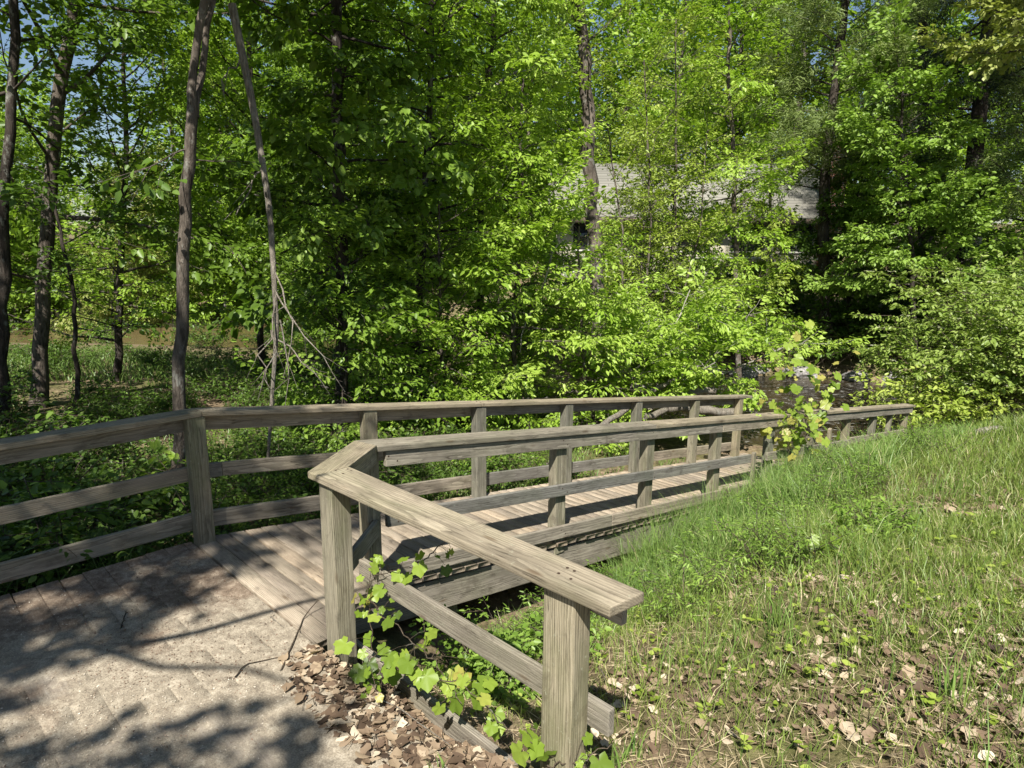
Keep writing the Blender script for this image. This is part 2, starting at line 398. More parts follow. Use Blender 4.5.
CTRL = [ # s, t, z
 (0, 0, .60), (2.9, .2, .40), (2.1, 1.15, .13), (2.0, 1.6, .02), (1.70, 2.3, -.03), (1.70, 3.1, -.03), (1.92, 2.4, -.19), (2.1, 3.0, -.24), (1.9, 3.3, -.16), (2.5, 2.4, -.28),
 (3, 3.4, -.80), (4, 3.5, -.95), (5.3, 3.5, -.95), (7, 3.5, -.95), (3.6, 2.8, -.55), (5.2, 2.75, -.55), (8.4, 3.5, -.92), (10.7, 3.5, -1.12), (14.3, 3.4, -1.6), (16.2, 3.6, -2.1),
 (3.6, 2.2, -.20), (5, 2.2, -.18), (5, .55, .30), (8, 2.2, -.30), (8, .5, .28), (10, 1.6, -.02), (10, 0, .30), (12.5, 1.8, -.45), (13, -1, .12), (15, 1, -.9), (16.5, -.5, -1.0),
 (18.5, 0, -2.0), (8, -4, .6), (14, -5, .35), (0, -4, .85), (-6, -3, .6), (-4, 1, .30),
 (.3, 3.5, -.10), (.5, 5.2, -.12), (-2.5, 3.4, -.08), (-2.5, 5.2, -.12), (1.5, 4.4, -.16), (-6, 3.5, .05), (-6, 5.2, -.0), (.2, .9, .16), (1.4, 1.0, .08), (-2, .9, .2), (.9, 2.2, -.10), (-.5, 2.2, -.1),
 (3, 4.6, -.65), (6, 4.6, -1.0), (8.5, 4.6, -1.4), (11, 4.6, -1.8), (13, 5, -2.1),
 (-3, 6.2, -.35), (0, 6.2, -.45), (2, 6.2, -.55), (4.5, 6.2, -.75), (7, 6.4, -1.1), (10, 6.4, -1.6), (12, 6.5, -2.0),
 (-3, 9, -.5), (1, 9, -.7), (5, 9.5, -.95), (9, 9.5, -1.4), (-3, 14, -.65), (4, 14, -.9),
]
_C = np.array([st(a, b) for a, b, c in CTRL])[:, :2]; _Z = np.array([c for a, b, c in CTRL])
_ex = [(-16, -8), (-16, 0), (-16, 8), (-16, 16), (-10, 18), (-6, 17), (-3, 15), (14, -8), (16, 0), (0, -10), (8, -10), (-8, -10)]
_C = np.vstack([_C, np.array(_ex, float)]); _Z = np.concatenate([_Z, [far_h(np.array(a), np.array(b)) for a, b in _ex]])
def _k(r2): return .5*r2*np.log(r2 + 1e-9)
_n = len(_C)
_A = np.zeros((_n+3, _n+3)); _A[:_n, :_n] = _k(((_C[:, None]-_C[None])**2).sum(-1)) + np.eye(_n)*.002
_A[:_n, _n] = 1; _A[:_n, _n+1:] = _C; _A[_n, :_n] = 1; _A[_n+1:, :_n] = _C.T
_W = np.linalg.solve(_A, np.concatenate([_Z, np.zeros(3)]))
def smooth(a, b, x):
    q = np.clip((x-a)/(b-a), 0, 1); return q*q*(3-2*q)
def hgt(X, Y):
    X = np.asarray(X, float); Y = np.asarray(Y, float); sh = X.shape
    x = X.ravel(); y = Y.ravel(); fz = far_h(x, y); out = fz.copy()
    nb = np.interp(x, NBX, NBY)
    w = smooth(.3, 2.2, nb-y)*smooth(20, 14, np.abs(x))*smooth(-14, -9, y)
    k = w > 0
    if k.any():
        q = np.stack([x[k], y[k]], 1)
        r = np.zeros(len(q))
        for i in range(0, len(q), 20000):
            qq = q[i:i+20000]
            r[i:i+20000] = _k(((qq[:, None]-_C[None])**2).sum(-1)) @ _W[:_n] + _W[_n] + qq @ _W[_n+1:]
        out[k] = r*w[k] + fz[k]*(1-w[k])
    ss = x*U[0] + y*U[1]; tt = x*V[0] + y*V[1]
    under = (ss < 1.60) & (ss > -3.7) & (tt > 1.2) & (tt < 5.5)
    out = np.where(under, np.minimum(out, -.07), out)
    return out.reshape(sh)
def hz(p): return float(hgt(np.array([p[0]]), np.array([p[1]]))[0])

g = Geo()
q = np.linspace(-1, 1, 331)
ax = 420*np.sinh(6.1*q)/math.sinh(6.1)
gx, gy = np.meshgrid(ax + 1.5, ax + 5.0, indexing='ij')
gz = hgt(gx, gy)
rg = np.random.default_rng(3)
gz += rg.normal(0, .006, gz.shape)*(np.hypot(gx, gy) < 25)
i = np.arange(331*331).reshape(331, 331)
g.add(np.stack([gx, gy, gz], -1).reshape(-1, 3), np.stack([i[:-1, :-1], i[1:, :-1], i[1:, 1:], i[:-1, 1:]], -1).reshape(-1, 4))
tag(g.obj('ground', M['soil'], smooth=True), kind='structure')
g = Geo()
g.add([[-400, -260, WZ], [400, -260, WZ], [400, 120, WZ], [-400, 120, WZ]], [[0, 1, 2, 3]])
tag(g.obj('stream_water', M['water']), kind='structure')

# ------------------------------------------------------------------ boards
def board_mesh(name, top, h, ex, mat, bev=.006, step=.3, wob=.0025, ends=None):
    """top: polygon of the upper face (x,y,z in the parent's frame), h: thickness vector down, ex: grain axis"""
    top = [Vector(p) for p in top]; h = Vector(h); ex = Vector(ex).normalized()
    o = sum(top, Vector())/len(top)
    ez = -h.normalized(); ey = ez.cross(ex).normalized(); ex2 = ex
    ez2 = ex2.cross(ey).normalized()
    Mx = Matrix((ex2, ey, ez2)).transposed()
    inv = Mx.transposed()
    bm = bmesh.new()
    a = [bm.verts.new(inv @ (p-o)) for p in top]; b = [bm.verts.new(inv @ (p+h-o)) for p in top]
    n = len(a)
    bm.faces.new(a); bm.faces.new(b[::-1])
    for k in range(n): bm.faces.new((a[k], b[k], b[(k+1) % n], a[(k+1) % n]))
    bmesh.ops.recalc_face_normals(bm, faces=bm.faces)
    if bev: bmesh.ops.bevel(bm, geom=list(bm.edges), offset=bev, segments=2, affect='EDGES', profile=.6)
    xs = [v.co.x for v in bm.verts]; x0, x1 = min(xs), max(xs)
    k = int((x1-x0)/step)
    for j in range(1, k+1):
        x = x0 + (x1-x0)*j/(k+1)
        bmesh.ops.bisect_plane(bm, geom=list(bm.verts)+list(bm.edges)+list(bm.faces), plane_co=(x, 0, 0), plane_no=(1, 0, 0), dist=1e-5)
    sd = random.random()*100
    for v in bm.verts:
        q_ = Vector((v.co.x*1.7+sd, v.co.y*5, v.co.z*5))
        v.co.y += wob*1.6*mnoise.noise(q_); v.co.z += wob*mnoise.noise(q_ + Vector((9, 3, 5)))
    me = bpy.data.meshes.new(name); bm.to_mesh(me); bm.free()
    for p in me.polygons: p.use_smooth = False
    me.materials.append(mat)
    ob = bpy.data.objects.new(name, me); COL.objects.link(ob)
    Q = Mx.to_4x4(); Q.translation = o
    return ob, Q

def board(parent, name, top, h, ex, mat, **kw):
    ob, Q = board_mesh(name, top, h, ex, mat, **kw)
    ob.parent = parent
    ob.matrix_local = parent['_inv'] @ Q if False else Q
    return ob

ANG = math.atan2(U[1], U[0])
def st_empty(name):             # children of it are laid out in (s, t, z)
    return empty(name, (0, 0, 0), ANG)

def post(parent, s0, s1, t0, t1, z0, z1, mat=None, lean=(0, 0)):
    ob, Q = board_mesh('post', [(s0, t0, z0), (s0, t1, z0), (s0, t1, z1), (s0, t0, z1)], (s1-s0, 0, 0), (0, 0, 1), mat or M['wood_post'], bev=.008)
    ob.parent = parent
    if lean != (0, 0):
        Q = Matrix.Translation(Q.translation) @ Matrix.Rotation(lean[0], 4, 'X') @ Matrix.Rotation(lean[1], 4, 'Y') @ Matrix.Translation(-Q.translation) @ Q
    ob.matrix_local = Q
    return ob

def run(parent, name, s0, s1, t0, t1, zt, th, mat, tilt=0.0):
    """a board lying along s between t0..t1, its top at zt above the deck, following the ramp"""
    def zz(s): return zt + rz(s)
    top = [(s0, t0, zz(s0)), (s1, t0, zz(s1)+tilt), (s1, t1, zz(s1)+tilt), (s0, t1, zz(s0))]
    return board(parent, name, top, (0, 0, -th), (s1-s0, 0, zz(s1)+tilt-zz(s0)), mat)

# boardwalk ---------------------------------------------------------------
bw = st_empty('boardwalk')
tag(bw, 'weathered plank boardwalk, grit strewn landing and ramp sloping down to the stream', 'boardwalk')
def planks(name, mat, s_from, s_to, t0, t1, ramped, seed):
    """many planks side by side, one mesh; X of the mesh = t"""
    r = random.Random(seed); bmv = Geo(); s = s_from; w = .139
    while s < s_to:
        e = min(s+w, s_to); z0, z1 = (rz(s), rz(e)) if ramped else (0, 0)
        dz = r.uniform(-.0015, .0015) if ramped else r.uniform(-.0006, .0006); gap = (.006 if ramped else (.007 if r.random() < .14 else .0018)); a = (t0(s) if callable(t0) else t0) + r.uniform(-.012, .012); b = t1 + r.uniform(-.01, .01)
        n = 7; xs = np.linspace(a, b, n); wv = np.array([r.uniform(-.0015, .0015) for _ in range(n)])
        ch = .004 if ramped else .0012; pr = [(s+.001, -.036), (s+.001, -ch), (s+.001+ch, 0), (e-.001-ch-gap, 0), (e-.001-gap, -ch), (e-.001-gap, -.036)]
        pts = []
        for x, d in zip(xs, wv):
            for (ss, zz) in pr:
                base = z0 + (z1-z0)*(ss-s)/(e-s)
                pts.append((x, -ss, base+zz+dz+d))
        idx = np.arange(n*6).reshape(n, 6); A = idx[:-1]; B = idx[1:]
        f = np.stack([A[:, :-1], A[:, 1:], B[:, 1:], B[:, :-1]], -1).reshape(-1, 4)
        tn = r.random()
        bmv.add(pts, f, tn)
        bmv.F.append((np.array([[0, 1, 2, 3, 4, 5], [5, 4, 3, 2, 1, 0]]) + np.array([[0], [(n-1)*6]])) + bmv.n - n*6); bmv.T.append(np.full(2, tn))
        s += w
    o = bmv.obj(name, mat, bw)
    o.rotation_euler = (0, 0, R_(90))     # mesh X -> t, mesh Y -> -s
    return o
planks('landing_deck', M['deck_grit'], -3.6, 1.75, 1.25, 5.36, False, 1)
ns_, nt_ = 120, 110
ss, tt = np.meshgrid(np.linspace(-3.2, 1.735, ns_), np.linspace(1.28, 5.20, nt_), indexing='ij')
zd = np.empty_like(ss)
for a in range(ns_):
    for b in range(nt_):
        q_ = Vector((ss[a, b]*1.1, tt[a, b]*1.1, 3.3)); q2 = Vector((ss[a, b]*5, tt[a, b]*5, 9.1)); q3 = Vector((ss[a, b]*17, tt[a, b]*17, 1.1))
        zd[a, b] = .0008 + .009*mnoise.noise(q_) + .007*mnoise.noise(q2) + .0035*mnoise.noise(q3)
zd += .0028*np.clip((4.3-tt)/1.2, 0, 1)
zd += .006*np.clip((ss-1.0)/.7, 0, 1)*np.clip((4.0-tt)/.8, 0, 1)
zd = np.maximum(zd, -.02)
gd = Geo(); ii = np.arange(ns_*nt_).reshape(ns_, nt_)
gd.add(np.stack([tt, -ss, zd], -1).reshape(-1, 3), np.stack([ii[:-1, :-1], ii[1:, :-1], ii[1:, 1:], ii[:-1, 1:]], -1).reshape(-1, 4))
od = gd.obj('loose_dirt', M['deck_grit'], bw, smooth=True); od.rotation_euler = (0, 0, R_(90)); od['kind'] = 'stuff'
planks('ramp_deck', M['wood_deck'], 1.757, 11.15, lambda s: 3.84 if s > 2.35 else 3.40 + max(0, s-1.80)*.80, 5.36, True, 2)
for t_ in (3.87, 5.28):
    s_a, s_b = 1.9, 11.1
    board(bw, 'side_beam', [(s_a, t_, -.07), (s_b, t_, rz(s_b)-.07), (s_b, t_+.045, rz(s_b)-.07), (s_a, t_+.045, -.07)], (0, 0, -.26), (s_b-s_a, 0, rz(s_b)), M['wood_grey'])
for s_ in (3.2, 5.6, 8.0, 10.4):
    for t_ in (4.0, 5.1):
        post(bw, s_, s_+.14, t_, t_+.14, rz(s_)-1.6, rz(s_)-.05).name = 'support_post'

# left railing -------------------------------------------------------------
lr = st_empty('left_railing')
lr.name = 'long_railing'
tag(lr, 'long grey timber railing on the far side of the boardwalk, before dark undergrowth', 'railing')
TL = 5.234
for s_ in (-1.4, .25 - .75, 1.885 - .065 - 0.0, 3.36, 4.73, 6.17, 7.64, 9.18, 10.61):
    if s_ == .25 - .75: continue
    post(lr, s_-.068, s_+.068, TL, TL+.098, rz(s_)-.10, rz(s_)+1.024, M['wood_post'])
cw = .165
a0, a1 = -2.6, 1.86
board(lr, 'cap_board', [(a0, TL-.012, 1.067), (a1, TL-.012, 1.067), (a1, TL-.012+cw, 1.067), (a0, TL-.012+cw, 1.067)], (0, 0, -.04), (1, 0, 0), M['wood'])
for s_a, s_b in ((1.864, 4.72), (4.724, 7.63), (7.634, 10.97)):
    run(lr, 'cap_board', s_a, s_b, TL-.012, TL-.012+cw, 1.067, .04, M['wood'])
for zt, hh, nm in ((1.022, .12, 'top_rail'), (.615, .115, 'middle_rail'), (.235, .138, 'kick_board')):
    run(lr, nm, -2.6, 1.80, TL+.101, TL+.139, zt, hh, M['wood_grey'])
    cuts = (1.806, 2.02, 4.74, 7.62, 10.9) if nm == 'middle_rail' else (1.806, 4.72, 7.65, 10.85)
    for a, b in zip(cuts[:-1], cuts[1:]):
        run(lr, nm, a+.003, b, TL+.101, TL+.139, zt, hh, M['wood_grey'])

# right railing with its wing ---------------------------------------------
rr = st_empty('wing_railing')
tag(rr, 'near timber railing with a bent wing and broad flat cap, vines at its foot', 'railing')
TR = 3.80
zc = 1.067; zC = zc + rz(2.43)
th = (0, 0, -.042)
# caps: wing, short link, long run
board(rr, 'cap_board', [(1.778, 3.352, zc), (1.838, 1.345, zc), (2.028, 1.325, zc), (1.992, 3.352, zc)], th, (.035, -1, 0), M['wood'], bev=.007)
board(rr, 'cap_board', [(1.78, 3.355, zc), (1.99, 3.356, zc), (2.475, 3.80, zC), (2.425, 4.0, zC), (1.776, 3.44, zc)], th, (.65, .56, zC-zc), M['wood'])
zz_ = lambda s: 1.067 + rz(s)
def capseg(a, b, first=False):
    top = [(a if not first else 2.479, TR, zz_(a if not first else 2.479)), (b, TR, zz_(b)), (b, TR+.2, zz_(b)), (a if not first else 2.430, TR+.2, zz_(a if not first else 2.430))]
    board(rr, 'cap_board', top, th, (1, 0, -SL), M['wood'])
capseg(2.43, 5.87, True); capseg(5.874, 8.78); capseg(8.784, 12.0); capseg(12.004, 15.2)
# posts: near end, corner, link, then the run
post(rr, 1.868, 1.974, 1.535, 1.70, -.35, 1.024)
post(rr, 1.80, 1.92, 3.23, 3.37, -.30, 1.024)
post(rr, 2.42, 2.53, 3.86, 3.97, rz(2.5)-.1, rz(2.53)+1.02)
for s_ in (4.46, 5.88, 7.33, 8.80, 10.25, 11.7, 13.02):
    post(rr, s_-.068, s_+.068, TR+.062, TR+.16, rz(s_)-.12 if s_ < 11 else rz(s_)-.6, rz(s_)+1.012)
post(rr, 13.85, 13.95, TR+.07, TR+.15, rz(13.9)-.5, rz(13.9)+1.0, M['wood_post'], (0, R_(9)))
post(rr, 14.9, 15.03, TR+.062, TR+.16, rz(15)-.8, rz(15)+1.0)
for zt, hh, nm, off in ((1.018, .112, 'top_rail', 0), (.565, .108, 'middle_rail', 0), (.165, .118, 'kick_board', 0)):
    cuts = {'top_rail': (2.56, 7.33, 10.3, 15.12), 'middle_rail': (2.56, 5.9, 8.15), 'kick_board': (2.56, 5.2, 8.9)}[nm]
    for a, b in zip(cuts[:-1], cuts[1:]):
        run(rr, nm, a, b-.003, TR+.02, TR+.058, zt, hh, M['wood_grey'])
run(rr, 'middle_rail', 8.62, 11.7, TR+.02, TR+.058, .55, .11, M['wood_grey'])
run(rr, 'middle_rail', 11.704, 14.95, TR+.02, TR+.058, .58, .11, M['wood_grey'])
post(rr, 8.12, 8.18, TR-.022, TR+.017, rz(8.15)-.02, rz(8.15)+.60, M['wood_grey']).name = 'stake'
post(rr, 10.66, 10.74, TR-.03, TR+.015, rz(10.7)+.05, rz(10.7)+.80, M['wood'], (0, R_(-5))).name = 'stake'
# boards of the wing, on its grass side
for zt, hh, nm, t_a in ((1.022, .11, 'top_rail', 1.39), (.518, .122, 'middle_rail', 1.43), (-.07, .13, 'kick_board', 1.20)):
    sA, sB = 1.978, 2.016
    def wing(ta, tb):
        board(rr, nm, [(sA, ta, zt), (sA, tb, zt), (sB, tb, zt), (sB, ta, zt)], (0, 0, -hh), (0, -1, 0), M['wood_grey'])
    if nm == 'middle_rail': wing(3.27, 1.615); wing(1.612, t_a)
    else: wing(3.40, t_a)
# boards of the link
d = Vector((.48, .44, 0)).normalized(); nrm = Vector((d.y, -d.x, 0))
for zt, hh, nm in ((1.02, .11, 'top_rail'), (.50, .12, 'middle_rail')):
    p0 = Vector((1.985, 3.42, zt)); p1 = Vector((2.47, 3.86, zt-.06))
    board(rr, nm, [p0, p1, p1+nrm*.038, p0+nrm*.038], (0, 0, -hh), p1-p0, M['wood_grey'])

# nail heads on the outer faces of the boards
ng = Geo()
def nail(c, n_):
    c = Vector(c); n_ = Vector(n_).normalized(); a = n_.orthogonal().normalized(); b = n_.cross(a); r = random.uniform(.005, .0075); ring = [c + (a*math.cos(x) + b*math.sin(x))*r + n_*.0012 for x in np.linspace(0, 6.283, 8)[:-1]]
    ng.add([c + n_*.002] + ring, [[0, 1+i, 1+(i+1) % 7] for i in range(7)], .5)
for s_ in (2.62, 4.46, 5.88, 7.33, 8.80, 10.25, 11.7, 13.02, 15.0):
    for zt, hh in ((1.018, .112), (.565, .108), (.165, .118)):
        if hh == .118 and s_ > 8.9: continue
        for dz_, ds_ in ((.03, -.03), (.08, .03)): nail((s_+ds_+random.uniform(-.01, .01), TR+.0195, rz(s_)+zt-dz_), (0, -1, 0))
    for dt in (.07, .12): nail((s_+random.uniform(-.02, .02), TR+dt, rz(s_)+1.0672), (0, 0, 1))
for t_ in (1.60, 1.66, 3.27, 3.33):
    for zt in (.48, .43): nail((2.0165, t_, zt), (1, 0, 0))
    for s_ in (1.90, 1.96): nail((s_, t_+random.uniform(-.02, .02), 1.0672), (0, 0, 1))
for s_ in (1.82, 3.36, 4.73, 6.17, 7.64, 9.18, 10.61):
    for dt in (.02, .08): nail((s_+random.uniform(-.02, .02), TL+dt, rz(s_)+1.0672), (0, 0, 1))
on = ng.obj('nail_heads', plain('rusty_nail', (.05, .03, .02), .7), rr); on['kind'] = 'stuff'


# ------------------------------------------------------------------ trees
def interp_poly(P, f):
    P = np.asarray(P, float); d = np.linalg.norm(np.diff(P, axis=0), axis=1); c = np.concatenate([[0], np.cumsum(d)])/d.sum()
    return np.stack([np.interp(f, c, P[:, k]) for k in range(3)], -1)

def curve_pts(p, d, L, n, rng, bend=(0, 0, 0), jit=.12):
    pts = [np.array(p, float)]; d = np.array(d, float)/np.linalg.norm(d)
    for k in range(n):
        d = d + np.asarray(bend)/n + rng.normal(0, jit, 3)/math.sqrt(n)
        d /= np.linalg.norm(d); pts.append(pts[-1] + d*L/n)
    return np.array(pts)

def spray(gl, gw, poly, rng, n, tl, ll, lw, shape, flat, droop, base, spread, twigs=0, q0=.12):
    """leaves in a flat, layered spray along a twig"""
    q = rng.uniform(q0, 1, n)**.8
    P = interp_poly(poly, q); T = norm(interp_poly(poly, np.minimum(q+.06, 1.05)) - interp_poly(poly, q-.06))
    lat = norm(np.cross(T, np.array([0, 0, 1.]))); up = np.cross(lat, T)
    sd = rng.choice([-1., 1.], n)[:, None]
    off = (rng.uniform(0, 1, n)**.8*tl*(1.15-.6*q))[:, None]
    dirn = norm(lat*sd + T*rng.uniform(.2, .8, n)[:, None])
    tot = rng.normal(0, flat*.35*tl, n)[:, None]
    X = P + dirn*off + up*tot - np.array([0, 0, 1.])*off*off*droop
    D = norm(dirn + T*.4 + rng.normal(0, .45, (n, 3)) + np.array([0, 0, -.35-droop*.4]))
    Nn = norm(np.array([0, 0, 1.]) + up*.3 + rng.normal(0, flat, (n, 3)))
    t = base + rng.normal(0, spread, n)
    s = rng.uniform(.5, 1.3, n)
    leaves(gl, X, D, Nn, ll*s, lw*s, t, shape)
    if twigs:
        for i in rng.choice(n, min(twigs, n), replace=False):
            tube(gw, [P[i], (P[i]+X[i])/2 + [0, 0, .01], X[i]], [.005, .004, .002], 3, .5, False)

def clusters(rng, n, ln, tl, ll, lw, shape, flat, droop, spread, k=5):
    """k variants of a leafy twig of length ln lying along +X, Z up"""
    out = []
    for i in range(k):
        gl, gw = Geo(), Geo()
        poly = curve_pts([0, 0, 0], [1, 0, .1], ln, 3, rng, (0, rng.normal(0, .25), -.35*droop), .12)
        tube(gw, poly, [.006, .0045, .003, .002], 3, .5, False)
        spray(gl, gw, poly, rng, n, tl, ll, lw, shape, flat, droop, 0.0, spread, 0, .02)
        out.append((np.concatenate(gl.V), gl.F[0], gl.T[0], np.concatenate(gw.V), gw.F[0]))
    return out

def expand(gl, gw, rng, tm, P, D, sc, tint):
    P = np.asarray(P); D = norm(np.asarray(D)); sc = np.asarray(sc); tint = np.asarray(tint)
    up = np.tile([0, 0, 1.], (len(P), 1)) + rng.normal(0, .22, (len(P), 3))
    Y = norm(np.cross(up, D)); Z = np.cross(D, Y); kk = rng.integers(0, len(tm), len(P))
    for k, (v, f, t, wv, wf) in enumerate(tm):
        s = kk == k; m = int(s.sum())
        if not m: continue
        for gg, vv, ff in ((gl, v, f), (gw, wv, wf)):
            X = P[s][:, None] + sc[s][:, None, None]*(vv[None, :, :1]*D[s][:, None] + vv[None, :, 1:2]*Y[s][:, None] + vv[None, :, 2:]*Z[s][:, None])
            F = (ff[None] + (np.arange(m)*len(vv))[:, None, None]).reshape(-1, ff.shape[1])
            if gg is gl: gg.add(X.reshape(-1, 3), F, np.clip(np.repeat(tint[s], len(ff)) + np.tile(t, m), 0, 1))
            else: gg.add(X.reshape(-1, 3), F, .5)

def grow(seed, trunk, r0, r1, nb=30, t0=.25, t1=1.0, blen=lambda f: 2.5, elev=lambda f: .35, bend=(0, 0, .1), sub=3.2, sublen=.42,
         leafn=40, tl=.22, ll=.085, lw=.05, shape='d', flat=.45, droop=.35, base=.5, spread=.17, az=None, twigs=0, sides=10, rbr=.24, cl=.55):
    rng = np.random.default_rng(seed)
    gw, gl = Geo(), Geo()
    T = np.asarray(trunk, float); nT = max(14, 4*len(T))
    f = np.linspace(0, 1, nT); P = interp_poly(T, f); P[1:-1] += rng.normal(0, .012+r0*.08, (nT-2, 3))*[1, 1, 0]
    rad = r0 + (r1-r0)*f; rad[0] *= 1.35; rad[1] *= 1.08
    tube(gw, P, rad, sides)
    tm = clusters(rng, leafn, cl, tl, ll, lw, shape, flat, droop, spread)
    ga = rng.uniform(0, 6.28); CP, CD, CS, CT = [], [], [], []
    for b in range(nb):
        fr = t0 + (t1-t0)*(b + rng.uniform(-.5, 1.5))/nb; fr = min(max(fr, t0*.8), .995)
        ga += 2.4 + rng.normal(0, .6)
        a = ga if az is None else az[0] + rng.normal(0, az[1])
        fn = max(0, (fr-t0)/max(1e-6, t1-t0))
        L = blen(fn)*rng.uniform(.55, 1.2)
        e = elev(fn) + rng.normal(0, .25)
        p = interp_poly(P, np.array([fr]))[0]
        d = np.array([math.cos(a)*math.cos(e), math.sin(a)*math.cos(e), math.sin(e)])
        poly = curve_pts(p, d, L, 6, rng, bend, .28)
        rb = min((r0 + (r1-r0)*fr)*.5, rbr*.045*L + .005)
        tube(gw, poly, np.linspace(rb, max(.003, rb*.2), 7), 5, .5, False)
        bt = base + rng.normal(0, .08)
        ns = max(3, int(L*sub*1.5))
        for k in range(ns):
            fq = .15 + .85*(k + rng.uniform(.1, .9))/ns
            q3 = interp_poly(poly, np.array([max(0, fq-.1), fq, min(1, fq+.1)]))
            tg = q3[2]-q3[0]; tg /= (np.linalg.norm(tg)+1e-9)
            la = np.cross(tg, [0, 0, 1.]); la /= (np.linalg.norm(la)+1e-9)
            dd = la*(1 if k % 2 else -1)*rng.uniform(.4, 1.2) + tg*rng.uniform(.5, 1.1) + np.array([0, 0, rng.normal(.05, .30)])
            dd /= np.linalg.norm(dd)
            sl = max(.3, L*sublen*(1.15-.8*fq)*rng.uniform(.6, 1.25)); m = max(1, int(round(sl/(cl*.75)))); x = q3[1]
            st_ = bt + rng.normal(0, .07)
            for j in range(m):
                dj = dd + np.array([0, 0, -.18*j]) + rng.normal(0, .2, 3); dj /= np.linalg.norm(dj)
                CP.append(x); CD.append(dj); CS.append(rng.uniform(.75, 1.25)); CT.append(st_)
                x = x + dj*sl/m
        CP.append(poly[-2]); CD.append(poly[-1]-poly[-2]); CS.append(1.0); CT.append(bt)
    expand(gl, gw, rng, tm, CP, CD, CS, CT)
    return gw, gl

def place_tree(name, label, cat, gw, gl, bark, leaf, base, group=None, crown='crown', trunk='trunk'):
    e = tag(empty(name, base), label, cat, group)
    b = np.asarray(base, float)
    w = gw.obj(trunk, bark, None, smooth=True, loc=b); w.location = (0, 0, 0); w.parent = e
    if gl is not None and gl.n:
        c = gl.obj(crown, leaf, None, loc=b); c.location = (0, 0, 0); c.parent = e
    return e

def trunk_line(pix, Y, top_z=None, lean=None):
    """trunk through surveyed points (px, py) at distance Y, rooted in the ground, carried up to top_z"""
    pts = [at(x, y, Y) for x, y in pix]
    pts.sort(key=lambda p: p[2])
    b = pts[0].copy(); gzv = hz(b)
    if len(pts) > 1:
        d = pts[1]-pts[0]; d = d/max(.2, d[2])
        b = pts[0] + d*(gzv - pts[0][2]); b[2] = hz(b) - .08
    else: b[2] = gzv - .08
    if pts[0][2] > b[2] + .05: pts = [b] + pts
    else: pts[0] = b
    if top_z is not None and pts[-1][2] < top_z:
        d = pts[-1]-pts[max(0, len(pts)-2)]; d = d/max(.2, d[2]); d = d*.5 + np.array([0, 0, .5])
        h = top_z - pts[-1][2]
        if lean is not None: d = d + np.array([lean[0], lean[1], 0])
        pts.append(pts[-1] + d*h*.5); pts.append(pts[-1] + (d*.6 + [0, 0, .4])*h*.5)
    return np.array(pts)

def T(name, label, cat, pix, Y, top, r0, r1, bark, leaf, seed, group=None, **kw):
    tr = trunk_line(pix, Y, top)
    gw, gl = grow(seed, tr, r0, r1, **kw)
    return place_tree(name, label, cat, gw, gl, M[bark], M[leaf], tr[0], group)

